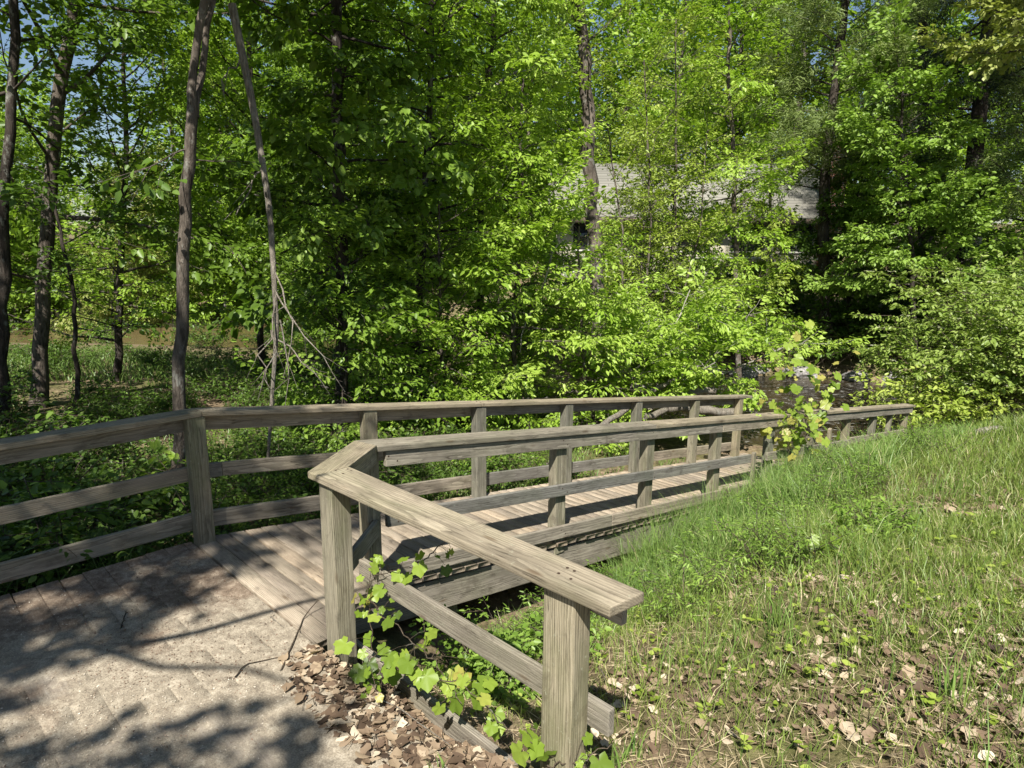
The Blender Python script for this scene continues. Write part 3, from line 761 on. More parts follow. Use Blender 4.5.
if True:
    # --- left group, standing in the shade
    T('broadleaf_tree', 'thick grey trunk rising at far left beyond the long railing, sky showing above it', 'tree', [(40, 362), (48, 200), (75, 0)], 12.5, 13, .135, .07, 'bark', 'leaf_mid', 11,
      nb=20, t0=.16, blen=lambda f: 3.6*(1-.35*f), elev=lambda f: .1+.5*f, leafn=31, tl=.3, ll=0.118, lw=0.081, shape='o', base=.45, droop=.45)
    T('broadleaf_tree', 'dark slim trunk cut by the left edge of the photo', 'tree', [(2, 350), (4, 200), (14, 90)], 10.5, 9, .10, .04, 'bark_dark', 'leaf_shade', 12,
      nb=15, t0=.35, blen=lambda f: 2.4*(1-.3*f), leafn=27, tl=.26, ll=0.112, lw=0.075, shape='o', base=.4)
    # twin-stemmed tree just behind the railing
    tr = trunk_line([(178, 415), (182, 250), (193, 105)], 7.6, None)
    gw, gl = grow(13, tr, .075, .058, nb=2, t0=.85, blen=lambda f: .6, leafn=10, tl=.25, ll=0.101, lw=0.069, shape='o', base=.4)
    fk = tr[-1]
    for k, (pp, rr0) in enumerate(((((193, 62), (205, 0)), .042), (((203, 70), (212, 0)), .036))):
        br = np.array([fk-[0, 0, .12]] + [at(x, y, 7.6+.25*k) for x, y in pp]); dd = (br[-1]-br[-2]); br = np.vstack([br, br[-1]+dd*1.3, br[-1]+dd*3+[0, 0, 1.5]])
        w2, l2 = grow(40+k, br, rr0, .03, nb=18, t0=.42, blen=lambda f: 2.0*(1-.3*f), elev=lambda f: .3, leafn=31, tl=.28, ll=0.101, lw=0.069, shape='o', base=.45)
        gw.join(w2); gl.join(l2)
    place_tree('twin_stemmed_tree', 'slender trunk just behind the railing post, forking into two pale stems', 'tree', gw, gl, M['bark'], M['leaf_shade'], tr[0])
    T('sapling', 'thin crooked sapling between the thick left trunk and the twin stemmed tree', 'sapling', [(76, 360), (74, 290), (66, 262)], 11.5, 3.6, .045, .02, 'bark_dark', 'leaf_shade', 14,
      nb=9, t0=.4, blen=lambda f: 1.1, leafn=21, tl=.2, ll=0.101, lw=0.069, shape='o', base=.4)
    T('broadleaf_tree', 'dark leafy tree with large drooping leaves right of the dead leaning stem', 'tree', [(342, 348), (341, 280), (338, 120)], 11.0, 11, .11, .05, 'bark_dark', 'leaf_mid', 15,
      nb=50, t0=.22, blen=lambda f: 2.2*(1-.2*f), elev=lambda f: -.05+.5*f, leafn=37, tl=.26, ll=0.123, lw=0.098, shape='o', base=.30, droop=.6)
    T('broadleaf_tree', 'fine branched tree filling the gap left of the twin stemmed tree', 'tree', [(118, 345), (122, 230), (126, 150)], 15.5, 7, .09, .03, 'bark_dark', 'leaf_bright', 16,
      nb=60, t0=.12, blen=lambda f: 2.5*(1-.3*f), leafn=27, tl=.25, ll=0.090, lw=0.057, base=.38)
    T('broadleaf_tree', 'dense green tree behind the dead leaning stem', 'tree', [(262, 350), (258, 200), (250, 60)], 16, 12.5, .08, .03, 'bark_dark', 'leaf_bright', 17,
      nb=58, t0=.10, blen=lambda f: 2.8*(1-.3*f), leafn=34, tl=.27, ll=0.095, lw=0.063, base=.42)
    # dead leaning stem with hanging twigs
    tr = trunk_line([(272, 398), (277, 330), (270, 210), (254, 110), (232, 4)], 8.4)
    gw = Geo(); rng = np.random.default_rng(18)
    tube(gw, interp_poly(tr, np.linspace(0, 1, 20)), np.linspace(.018, .048, 20), 7)
    for (a, b, c) in (((272, 285), (308, 345), (345, 392)), ((276, 300), (270, 350), (258, 400)), ((280, 320), (290, 360), (285, 410)), ((274, 270), (296, 330), (283, 378)),
                      ((240, 60), (228, 75), (224, 95)), ((262, 170), (245, 190), (236, 215)), ((278, 340), (300, 352), (330, 395)), ((271, 330), (262, 360), (275, 405))):
        pts = [at(*a, 8.4), at(*b, 8.2), at(*c, 8.1)]
        pp = interp_poly(pts, np.linspace(0, 1, 7)); pp[1:-1] += rng.normal(0, .025, (5, 3)); tube(gw, pp, np.linspace(.012, .004, 7), 4)
        for k in range(3):
            q_ = pp[2+k]; tube(gw, curve_pts(q_, [rng.normal(0, .6), rng.normal(0, .3), -.7], .35, 3, rng), [.005, .004, .003, .002], 3)
    place_tree('dead_tree', 'pale dead stem leaning to the left, bare twigs hanging near its foot', 'dead tree', gw, None, M['dead'], None, tr[0])

    # --- bright trees on the near bank, centre
    kwb = dict(elev=lambda f: .15+.6*f, bend=(0, 0, -.35), flat=.38, shape='o')
    T('broadleaf_tree', 'bushy mid green tree behind the bend of the wing railing, left of the sunlit tree', 'tree', [(418, 392), (422, 250), (430, 80)], 12.2, 11.5, .07, .025, 'bark_dark', 'leaf_bright', 21,
      nb=80, t0=.06, blen=lambda f: 2.0*(1-.35*abs(f-.35)), leafn=37, tl=.24, ll=0.095, lw=0.052, base=.42, **kwb)
    T('broadleaf_tree', 'brightest sunlit yellow green tree in the middle, its lowest sprays over the railing', 'tree', [(512, 395), (516, 280), (520, 200)], 13.2, 5.2, .06, .02, 'bark', 'leaf_bright', 22,
      nb=58, t0=.06, blen=lambda f: 2.1*(1-.45*f), leafn=46, tl=.26, ll=0.112, lw=0.052, base=.66, **kwb)
    T('broadleaf_tree', 'tall sunlit green tree above the brightest tree, crown leaving the top of the photo', 'tree', [(478, 385), (482, 200), (492, 40)], 16.0, 14, .10, .03, 'bark_dark', 'leaf_bright', 23,
      nb=120, t0=.12, blen=lambda f: 2.35*(1-.35*f), leafn=40, tl=.28, ll=0.106, lw=0.057, base=.55, **kwb)
    tr = trunk_line([(600, 372), (596, 250), (588, 160), (586, 80), (578, 0)], 16.2, 14)
    gw, gl = grow(24, tr, .19, .09, nb=24, t0=.45, blen=lambda f: 2.0, leafn=15, tl=.25, ll=0.090, lw=0.052, base=.5, **kwb)
    p0 = at(586, 40, 16.2); tube(gw, interp_poly([p0, at(578, 20, 16), at(566, 8, 15.9), at(560, -8, 15.9)], np.linspace(0, 1, 8)), np.linspace(.06, .03, 8), 6)
    place_tree('tall_tree', 'tall furrowed grey brown trunk in front of the house roof', 'tree', gw, gl, M['bark'], M['leaf_yellow'], tr[0])
    T('bushy_tree', 'low bright bushy tree left of the brightest one, leaves down to the railing cap', 'tree', [(440, 400), (442, 340), (440, 280)], 11.6, 3.0, .04, .015, 'bark', 'leaf_bright', 47,
      nb=46, t0=.04, blen=lambda f: 1.7*(1-.4*f), leafn=34, tl=.24, ll=.095, lw=.045, base=.5, **kwb)
    T('bushy_tree', 'low bright bushy tree right of the brightest one, in front of the tall trunk', 'tree', [(585, 398), (583, 350), (580, 310)], 13.0, 2.6, .04, .015, 'bark', 'leaf_bright', 48,
      nb=42, t0=.04, blen=lambda f: 1.5*(1-.4*f), leafn=34, tl=.24, ll=.095, lw=.045, base=.62, **kwb)
    T('bushy_tree', 'low mid green bushy tree hiding the foot of the dark leafy tree', 'tree', [(345, 400), (346, 350), (344, 310)], 10.2, 2.6, .035, .015, 'bark_dark', 'leaf_mid', 49,
      nb=40, t0=.04, blen=lambda f: 1.4*(1-.4*f), leafn=30, tl=.24, ll=.095, lw=.055, base=.5, **kwb)
    T('broadleaf_tree', 'slim fresh green tree in front of the middle of the house roof', 'tree', [(668, 345), (672, 250), (676, 150)], 26, 8.5, .08, .025, 'bark', 'leaf_bright', 46,
      nb=40, t0=.2, blen=lambda f: 2.4*(1-.4*f), leafn=30, tl=.32, ll=.13, lw=.065, base=.5, **kwb)
    # multi-stemmed, thin foliage
    gw, gl = Geo(), Geo(); base = trunk_line([(640, 372), (642, 300)], 18.0)[0]
    for k, (px, top, y2) in enumerate(((622, 120, 8.5), (652, 60, 10), (676, 20, 11.5), (700, 130, 8), (640, 200, 6))):
        P1 = at(px, 230, 18+.3*k); P2 = at(px+8*(k-2), top, 18+.4*k)
        w2, l2 = grow(60+k, [base + [.12*(k-2), 0, 0], (base+P1)/2 + [.1*(k-2), 0, 0], P1, P2], .04, .016, nb=25, t0=.2, blen=lambda f: 1.7*(1-.3*f), leafn=23, tl=.25, ll=0.095, lw=0.048, base=.5, **kwb)
        gw.join(w2); gl.join(l2)
    place_tree('multi_stemmed_tree', 'airy yellow green clump of thin stems half hiding the roof, right of the tall trunk', 'tree', gw, gl, M['bark'], M['leaf_yellow'], base)
    T('broadleaf_tree', 'upright sunlit yellow green tree between the airy clump and the soft pine', 'tree', [(738, 360), (736, 220), (728, 60)], 20.0, 11.5, .09, .03, 'bark', 'leaf_bright', 26,
      nb=62, t0=.14, blen=lambda f: 2.4*(1-.5*f), leafn=37, tl=.28, ll=0.112, lw=0.060, base=.52, **kwb)
    T('broadleaf_tree', 'fresh green tree on the far bank right in front of the house wall', 'tree', [(640, 345), (641, 280), (644, 210)], 25, 5.6, .08, .025, 'bark', 'leaf_yellow', 27,
      nb=50, t0=.10, blen=lambda f: 2.6*(1-.4*f), leafn=30, tl=.32, ll=.13, lw=.065, base=.5, **kwb)
    T('broadleaf_tree', 'fresh green tree before the left end of the house roof', 'tree', [(500, 345), (498, 280), (494, 200)], 24, 6.6, .07, .025, 'bark', 'leaf_bright', 28,
      nb=40, t0=.10, blen=lambda f: 2.0*(1-.5*f), leafn=30, tl=.32, ll=.13, lw=.065, base=.5, **kwb)
    T('broadleaf_tree', 'yellow green tree before the right end of the house, next to the chimney', 'tree', [(765, 345), (768, 270), (770, 190)], 24.5, 8.5, .07, .025, 'bark', 'leaf_yellow', 29,
      nb=38, t0=.10, blen=lambda f: 2.3*(1-.4*f), leafn=30, tl=.32, ll=.13, lw=.065, base=.5, **kwb)
    # low leaning tree over the debris by the water
    gw, gl = Geo(), Geo(); base = trunk_line([(648, 392), (650, 380)], 13.8)[0]
    for k, (px, py, yy) in enumerate(((600, 335, 13.2), (650, 315, 14), (700, 330, 14.2), (752, 322, 14.6), (790, 345, 14.8), (716, 362, 13.2), (628, 362, 13.2), (690, 290, 14.5))):
        P1 = at(px, py, yy)
        w2, l2 = grow(80+k, [base, (base*.5+P1*.5)+[0, 0, .45], P1], .035, .012, nb=12, t0=.4, blen=lambda f: 1.05, leafn=46, tl=.24, ll=0.106, lw=0.052, base=.6, **kwb)
        gw.join(w2); gl.join(l2)
    place_tree('leaning_tree', 'low spreading bright tree leaning over the driftwood at the water', 'tree', gw, gl, M['bark_pale'], M['leaf_bright'], base)

    # --- far bank, right
    def conifer(seed, tr, r0, nb, blen, leafn=93, dr=-.1, ll=0.15, lw=0.022, t0=.2, base=.5):
        return grow(seed, tr, r0, .03, nb=nb, t0=t0, blen=blen, elev=lambda f: .05+.35*f, bend=(0, 0, .18), sub=2.6, sublen=.42, leafn=leafn, tl=.30, ll=ll, lw=lw, shape='n', flat=1.2, droop=dr, base=base, spread=.2)
    tr = trunk_line([(826, 300), (824, 180), (838, 60), (846, 0)], 23.0, 17)
    gw, gl = conifer(31, tr, .22, 74, lambda f: 3.0*(1-.5*f), 130, t0=.30, base=.6)
    place_tree('pine_tree', 'soft olive green pine with a dark straight trunk beside the brick chimney', 'tree', gw, gl, M['bark_dark'], M['needle'], tr[0])
    T('maple_tree', 'vivid green broadleaf tree in front of the dark conifers at right', 'tree', [(914, 330), (910, 220), (902, 120)], 20.5, 6.9, .09, .03, 'bark_dark', 'leaf_cool', 32,
      nb=46, t0=.38, blen=lambda f: 2.7*(1-.45*f), leafn=40, tl=.34, ll=.135, lw=.09, base=.62, elev=lambda f: .05+.5*f, bend=(0, 0, -.1), flat=.4, shape='o', droop=.5)
    tr = trunk_line([(962, 300), (975, 140), (990, 0)], 24.5, 19)
    gw, gl = conifer(33, tr, .36, 62, lambda f: 3.8*(1-.45*f), 80, .5, t0=.30)
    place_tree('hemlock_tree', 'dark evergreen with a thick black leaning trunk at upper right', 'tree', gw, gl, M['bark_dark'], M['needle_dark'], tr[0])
    tr = trunk_line([(926, 300), (926, 200), (922, 60)], 26.5, 18)
    gw, gl = conifer(34, tr, .30, 56, lambda f: 3.4*(1-.45*f), 80, .5, t0=.25)
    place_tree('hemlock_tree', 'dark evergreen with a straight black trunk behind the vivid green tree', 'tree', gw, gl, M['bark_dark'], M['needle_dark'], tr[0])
    tr = trunk_line([(1042, 300), (1040, 140), (1036, 20)], 21, 17)
    gw, gl = conifer(35, tr, .2, 56, lambda f: 3.0*(1-.45*f), 85, .1, t0=.22)
    place_tree('pine_tree', 'grey green pine reaching in at the right edge above the flowering bush', 'tree', gw, gl, M['bark_dark'], M['needle'], tr[0])
    T('broadleaf_tree', 'tree with pale fresh yellowish leaves in the top right corner', 'tree', [(1064, 320), (1060, 140), (1050, 30)], 18.5, 12, .12, .04, 'bark_dark', 'leaf_olive', 37,
      nb=30, t0=.66, blen=lambda f: 2.6*(1-.3*f), leafn=34, tl=.3, ll=0.123, lw=0.092, base=.75, elev=lambda f: .2, flat=.4, shape='o')
    T('broadleaf_tree', 'shaded tree on the far bank below the vivid green tree', 'tree', [(842, 360), (846, 320), (850, 280)], 23.5, 5.0, .07, .02, 'bark_dark', 'leaf_shade', 38,
      nb=44, t0=.05, blen=lambda f: 2.4*(1-.4*f), leafn=37, tl=.3, ll=0.123, lw=0.081, base=.45, flat=.45, shape='o')
    T('broadleaf_tree', 'shaded tree on the far bank behind the flowering bush', 'tree', [(945, 350), (948, 300), (950, 250)], 22.5, 4.4, .07, .02, 'bark_dark', 'leaf_shade', 39,
      nb=44, t0=.05, blen=lambda f: 2.4*(1-.4*f), leafn=37, tl=.3, ll=0.123, lw=0.081, base=.5, flat=.45, shape='o')
    # left far bank
    T('willow_tree', 'pale grey green bushy tree across the water at left', 'tree', [(132, 318), (134, 280), (136, 230)], 34, 5.5, .08, .03, 'bark', 'leaf_olive', 51,
      nb=70, t0=.04, blen=lambda f: 2.8*(1-.4*f), leafn=40, tl=.35, ll=0.168, lw=0.081, base=.7, flat=.5, shape='d')
    T('willow_tree', 'pale bushy tree across the water at the left edge', 'tree', [(20, 315), (18, 270), (16, 220)], 34.5, 7, .08, .03, 'bark', 'leaf_bright', 52,
      nb=70, t0=.04, blen=lambda f: 3.2*(1-.4*f), leafn=37, tl=.35, ll=0.179, lw=0.092, base=.5, flat=.5, shape='d')
    T('broadleaf_tree', 'green tree across the water, seen between the twin stems and the dead stem', 'tree', [(225, 318), (226, 250), (228, 180)], 36, 12, .12, .04, 'bark_dark', 'leaf_bright', 53,
      nb=80, t0=.06, blen=lambda f: 3.6*(1-.4*f), leafn=34, tl=.38, ll=0.190, lw=0.103, base=.42, flat=.5, shape='d')
    T('broadleaf_tree', 'tall green tree across the water, right of the dead stem', 'tree', [(330, 318), (330, 250), (332, 180)], 33, 15, .14, .05, 'bark_dark', 'leaf_mid', 54,
      nb=90, t0=.06, blen=lambda f: 4.0*(1-.4*f), leafn=34, tl=.38, ll=0.190, lw=0.103, base=.55, flat=.5, shape='d')

    # --- trees behind and left of the viewpoint (they throw the dappled shade)
    for k, (x, y, h, seed, nb_, bl, z0) in enumerate(((-5.6, -3.6, 13, 71, 32, 3.6, .36), (-9.5, .5, 13, 72, 20, 3.2, .42), (-14.5, 4.0, 13, 73, 14, 3.0, .5), (-8.0, -9.0, 15, 74, 26, 3.0, .5))):
        b = np.array([x, y, hz((x, y))-.1])
        gw, gl = grow(seed, [b, b+[.1, .1, h*.5], b+[.2, 0, h]], .2, .06, nb=nb_, t0=z0, blen=lambda f, bl=bl: bl*(1-.4*abs(f-.3)), elev=lambda f: .1+.5*f, leafn=31, tl=.34, ll=0.157, lw=0.115, shape='d', base=.5, bend=(0, 0, -.1))
        if k == 0:      # two long bare limbs reaching over the landing
            sdv = np.array([math.sin(R_(9.4))*math.cos(R_(51)), math.cos(R_(9.4))*math.cos(R_(51)), -math.sin(R_(51))])
            lim = [np.array([x_, y_, 0]) - sdv*d_ for x_, y_, d_ in ((-2.70, 3.55, 6.3), (-2.0, 3.70, 6.2), (-1.35, 4.15, 6.1), (-.9, 4.5, 6.0))]
            lim2 = [np.array([x_, y_, 0]) - sdv*d_ for x_, y_, d_ in ((-2.45, 3.60, 6.3), (-1.95, 3.42, 6.3), (-1.5, 3.42, 6.25), (-1.2, 3.30, 6.2))]
            start = interp_poly([b, b+[.1, .1, h*.5], b+[.2, 0, h]], np.array([.38]))[0]
            for LL, ra, rb_ in (([start, (start+lim[0])/2+[0, 0, .3]] + lim, .07, .016), ([lim[0]+[.05, 0, 0]] + lim2, .03, .014)):
                pp = interp_poly(np.array(LL), np.linspace(0, 1, 24)); tube(gw, pp, np.linspace(ra, rb_, 24), 7)
        place_tree('shade_tree', ['broadleaf tree on the path side behind the viewpoint, nearest the path', 'broadleaf tree left of the landing, out of the picture', 'broadleaf tree left of the long railing, out of the picture', 'broadleaf tree farthest behind the viewpoint'][k], 'tree', gw, gl, M['bark'], M['leaf_mid'], b)

# far woods: one mass nobody could count
tmpl = [grow(100+k, [[0, 0, 0], [.2, 0, 7], [0, .2, 15+k]], .2, .05, nb=60, t0=.06, blen=lambda f: 4.2*(1-.5*f), leafn=15, tl=.6, ll=.34, lw=.20, base=.45, flat=.6, sub=1.4, cl=1.2, elev=lambda f: .3+.4*f) for k in range(3)]
rng = np.random.default_rng(5)
fw_l, fw_t = Geo(), Geo()
for k in range(62):
    az_ = -.78 + 1.56*((k*17) % 62+.5)/62 + rng.normal(0, .01); d_ = rng.uniform(46, 70) if -.03 < az_ < .46 else rng.uniform(38, 62)
    if -.57 < az_ < -.45: continue
    x, y = math.sin(az_)*d_, math.cos(az_)*d_
    s_ = rng.uniform(.75, 1.05)*(1.32 if -.05 < az_ < .4 else 1.0 if az_ > -.45 else .82); rt = rng.uniform(0, 6.28); dt = rng.normal(0, .08)
    w2, l2 = tmpl[k % 3]
    o_ = (x, y, hz((x, y)))
    fw_l.join(l2, o_, rt, s_, dt); fw_t.join(w2, o_, rt, s_)
fw = tag(empty('far_woods', (0, 60, 2)), 'distant woods filling the background beyond the stream', 'woods', kind='stuff')
for gg, nm, mt in ((fw_l, 'foliage', M['leaf_bright']), (fw_t, 'trunks', M['bark'])):  # brighter leaf colour chosen so the distant crowns look sunlit
    o = gg.obj(nm, mt, None, loc=(0, 60, 2)); o.location = (0, 0, 0); o.parent = fw; o['kind'] = 'stuff'

# ------------------------------------------------------------------ undergrowth
def shrub(seed, h, w, n_st, leafn, ll, lw, base, shape='o', flat=.5, droop=.3):
    rng = np.random.default_rng(seed); gw, gl = Geo(), Geo()
    for k in range(n_st):
        a = rng.uniform(0, 6.28); o = np.array([rng.normal(0, w*.18), rng.normal(0, w*.18), 0])
        d = np.array([math.cos(a)*w/h*.6, math.sin(a)*w/h*.6, 1.0])
        poly = curve_pts(o, d, h*rng.uniform(.7, 1.1), 5, rng, (math.cos(a)*.4, math.sin(a)*.4, -.25), .2)
        tube(gw, poly, np.linspace(.010, .003, 6), 4, .5, False)
        bt = base + rng.normal(0, .08)
        spray(gl, gw, poly, rng, leafn, .16, ll, lw, shape, flat, droop, bt, .14)
        for j in range(4):
            q_ = interp_poly(poly, np.array([rng.uniform(.3, 1)]))[0]
            tw = curve_pts(q_, [rng.normal(), rng.normal(), rng.uniform(-.1, .5)], h*.35, 3, rng, (0, 0, -.2))
            tube(gw, tw, [.005, .004, .003, .002], 3, .5, False)
            spray(gl, gw, tw, rng, leafn//2, .13, ll, lw, shape, flat, droop, bt, .14)
    return gw, gl
sh_t = [shrub(200+k, 1.0, .9, 10, 20, .085, .055, .45) for k in range(3)]
sh_b = [shrub(210+k, 1.0, .9, 9, 22, .07, .035, .5) for k in range(3)]
def thicket(name, spots, tm, leaf, seed, smin, smax):
    rng = np.random.default_rng(seed); gl, gw = Geo(), Geo(); c = np.mean([s[:2] for s in spots], 0)
    loc = (c[0], c[1], hz(c))
    for x, y, k in spots:
        w2, l2 = tm[rng.integers(3)]; sc = rng.uniform(smin, smax)*k; rt = rng.uniform(0, 6.28); o_ = (x, y, hz((x, y))-.03)
        gl.join(l2, o_, rt, sc, rng.normal(0, .08)); gw.join(w2, o_, rt, sc)
    e = tag(empty(name, loc), {'undergrowth': 'dark tangled undergrowth behind the long railing', 'bank_brush': 'low green brush along the near bank by the ramp', 'far_brush': 'shaded brush on the far bank of the stream'}[name], 'undergrowth', kind='stuff')
    for gg, nm, mt in ((gl, 'foliage', leaf), (gw, 'stems', M['twig'])):
        o = gg.obj(nm, mt, None, loc=loc); o.location = (0, 0, 0); o.parent = e; o['kind'] = 'stuff'
rng = np.random.default_rng(8)
sp = []
for k in range(300):
    s_, t_ = rng.uniform(-6, 7), 5.75 + rng.uniform(0, 1)**1.3*9
    p = st(s_, t_); kk = 1.0 if t_ > 6.3 else .7
    if s_ > 1.8: kk *= .62
    sp.append((p[0], p[1], kk))
for k in range(120):
    p = (rng.uniform(-20, 0), rng.uniform(12, 20)); sp.append((*p, .95 if p[0] > -7 else .7))
for k in range(16):
    x = rng.uniform(-17, -3); sp.append((x, float(np.interp(x, NBX, NBY)) - rng.uniform(.4, 2.5), rng.uniform(.6, 1.3)))
thicket('undergrowth', sp, sh_t, M['leaf_shade'], 1, .7, 1.2)  # darker leaf colour stands in for the shade behind the railing
sp = []
for k in range(80):
    s_, t_ = rng.uniform(2.5, 11.5), 5.7 + rng.uniform(0, 1)**1.5*6
    p = st(s_, t_); sp.append((p[0], p[1], .5 if t_ < 6.5 else .8))
thicket('bank_brush', sp, sh_b, M['leaf_mid'], 2, .5, 1.0)
sp = []
for k in range(230):
    x = rng.uniform(-34, 24); y = float(np.interp(x, FBX, FBY)) + .8 + rng.uniform(0, 1)**1.5*16
    if .42*y < x < .55*y and y > 24: continue
    sp.append((x, y, rng.uniform(.8, 1.6)))
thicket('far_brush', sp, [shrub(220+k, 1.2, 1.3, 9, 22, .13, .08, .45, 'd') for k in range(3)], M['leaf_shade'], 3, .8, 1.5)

def one_shrub(name, label, cat, gw, gl, bark, leaf, p, sc=1.0, extra=None):
    a, b = Geo(), Geo(); a.join(gw, p, 0, sc); b.join(gl, p, 0, sc)
    e = tag(empty(name, p), label, cat)
    o = a.obj('stem', bark, None, loc=p); o.location = (0, 0, 0); o.parent = e
    o = b.obj('foliage', leaf, None, loc=p); o.location = (0, 0, 0); o.parent = e
    if extra: 
        x = Geo(); x.join(extra[0], p, 0, sc); o = x.obj(extra[1], extra[2], None, loc=p); o.location = (0, 0, 0); o.parent = e
    return e
def gpt(x, y, dz=0): return np.array([x, y, hz((x, y)) + dz])
# flowering bush at right
rng = np.random.default_rng(31)
gw, gl, gb = Geo(), Geo(), Geo()
for k in range(5):
    o_ = np.array([[-1.2, .2, 0], [-.2, 0, 0], [.9, .1, 0], [1.9, .2, 0], [.4, 1.0, .2]][k])
    w2, l2 = shrub(300+k, 4.2 if k else 3.2, 1.5, 32, 105, .115, .06, .55, 'o', .5, .35); gw.join(w2, o_); gl.join(l2, o_)
vv = np.concatenate(gl.V); top = vv[rng.choice(len(vv), 420)]; top = top[top[:, 2] > 1.0]
for p in top[:260]:
    n = 18; a = rng.uniform(0, 6.28, n); r_ = np.sqrt(rng.uniform(0, 1, n))*.08
    leaves(gb, p + np.stack([np.cos(a)*r_, np.sin(a)*r_, rng.normal(.05, .008, n)], 1), np.stack([np.cos(a), np.sin(a), a*0], 1), np.tile([0, 0, 1.], (n, 1)), .045, .035, rng.uniform(0, 1, n), 'd')
bp = at(1012, 392, 15.8); one_shrub('flowering_bush', 'big rounded bush dotted with flat white flower heads at the right', 'bush', gw, gl, M['twig'], M['leaf_pale'], gpt(bp[0], bp[1], -.05), 1.05, (gb, 'blossom', M['blossom']))
gw, gl = Geo(), Geo()
for k in range(3):
    w2, l2 = shrub(320+k, 1.7, 1.2, 13, 30, .12, .065, .75, 'o', .4, .4); gw.join(w2, (k*.55-.5, .1*k, 0)); gl.join(l2, (k*.55-.5, .1*k, 0))
bp = at(930, 402, 14.6); one_shrub('sapling_bush', 'yellow green arching sapling in front of the flowering bush, at the railing end', 'bush', gw, gl, M['twig'], M['leaf_yellow'], gpt(bp[0], bp[1], -.05))
gw, gl = shrub(330, .62, .6, 16, 26, .085, .032, .6, 'o', .5, .2)
bp = at(872, 540, 5.2); one_shrub('leafy_weed', 'bright leafy weed clump standing in the grass slope', 'plant', gw, gl, M['twig'], M['leaf_cool'], gpt(bp[0], bp[1], -.02), .62)
gw, gl = shrub(331, .5, .8, 22, 40, .05, .035, .6, 'o', .6, .2)
bp = st(2.75, 2.75); one_shrub('herb_clump', 'lush low herb clump under the wing cap beside the ramp beam', 'plant', gw, gl, M['twig'], M['leaf_cool'], gpt(bp[0], bp[1], -.02), .95)
gw, gl = shrub(332, .55, .9, 8, 14, .12, .07, .7, 'o', .35, .3)
bp = at(92, 415, 6.4); one_shrub('sunlit_sprig', 'sunlit broad leaved sprig above the long railing cap at left', 'plant', gw, gl, M['twig'], M['leaf_bright'], gpt(bp[0], bp[1], .25), 1.25)

# ------------------------------------------------------------------ grass, straw, litter
def blades(g, P, h, w, lean, tint, rng):
    n = len(P); a = rng.uniform(0, 6.28, n); b = rng.uniform(0, 6.28, n)
    side = np.stack([np.cos(a), np.sin(a), 0*a], 1); ln = np.stack([np.cos(b), np.sin(b), 0*b], 1)*(lean*h)[:, None]
    up = np.array([0, 0, 1.])
    m = P + up*(h*.55)[:, None] + ln*.35; t = P + up*(h*np.sqrt(np.maximum(.1, 1-.45*lean**2)))[:, None]*.98 + ln
    w = w[:, None]
    X = np.stack([P - side*w*.5, P + side*w*.5, m + side*w*.42, m - side*w*.42, t], 1)
    o = np.arange(n)[:, None]*5
    g.add(X.reshape(-1, 3), np.concatenate([o+[0, 1, 2, 3]]), tint)
    # tips reuse the same vertices
    g.F.append((o+[3, 2, 4]) + g.n - n*5); g.T.append(np.asarray(tint, float))
def ground_pts(s, t, dz=-.01):
    x = U[0]*s + V[0]*t; y = U[1]*s + V[1]*t
    return np.stack([x, y, hgt(x, y) + dz], 1)
def pnoise(x, y, sc, seed):
    r = np.random.default_rng(seed); v = 0
    for k in range(7):
        a = r.uniform(0, 6.28); f = sc*r.uniform(.6, 1.9); v = v + np.sin((x*math.cos(a)+y*math.sin(a))*f + r.uniform(0, 6.28))
    return v/7
rng = np.random.default_rng(21)
# short grass over the slope, bare and littered towards the bottom of the picture
def slope(n, smin, smax, tmin, tmax):
    s = rng.uniform(smin, smax, n); t = rng.uniform(tmin, tmax, n)
    return s, t
gs = Geo()
for (n, a, b, c, d) in ((85000, 1.9, 6.5, -1.2, 3.3), (75000, 5.5, 11.5, -2.5, 3.4), (16000, 10, 16, -3, 3.3)):
    s, t = slope(n, a, b, c, d)
    dens = .85 + .9*pnoise(s, t, 2.6, 4) + .35*pnoise(s, t, 8, 5)
    dens *= np.interp(s - .25*t, [1.9, 3.0, 4.2, 6.5], [.14, .42, .9, 1.15])
    k = rng.uniform(0, 1, n) < dens; k &= ~((s < 2.15) & (t > 1.1))
    s, t = s[k], t[k]; P = ground_pts(s, t); n = len(s)
    hh = (.07 + .15*rng.uniform(0, 1, n)**2.5)*(1 + .7*pnoise(s, t, 2, 9) + .5*pnoise(s, t, 7, 10))*np.interp(s, [2, 8, 15], [.9, 1.2, 1.7])
    tn = .45 + .22*pnoise(s, t, 1.7, 12) + rng.normal(0, .13, n); tn[rng.uniform(0, 1, n) < .065] = .95
    blades(gs, P, np.maximum(.03, hh), rng.uniform(.003, .0055, n)*np.interp(s, [2, 6, 14], [.85, 1.3, 2.4]), rng.uniform(.2, .9, n), tn, rng)
tag(gs.obj('short_grass', M['grass']), 'short patchy grass on the sunny slope right of the railing', 'grass', kind='stuff')
gt = Geo()
n = 52000; s, t = rng.uniform(3.0, 15.6, n), 3.72 - np.abs(rng.normal(0, .8, n))
edge = np.interp(s, [3, 4.2, 6, 9, 13, 16], [.05, .55, 1.4, 1.7, 1.7, 1.7])
k = (3.72-t) < edge*(1+.35*pnoise(s, t, 3, 30)); s, t = s[k], t[k]; n = len(s); P = ground_pts(s, t)
hh = rng.uniform(.18, .55, n)*(1+.55*pnoise(s, t, 6, 35))*np.interp(s, [3, 4.5, 7, 9, 11, 15], [.4, .6, .85, .95, .62, .55])*(1+.3*pnoise(s, t, 2.2, 31))
tn = .5 + .25*pnoise(s, t, 2, 33) + rng.normal(0, .2, n); tn[rng.uniform(0, 1, n) < .04] = .97
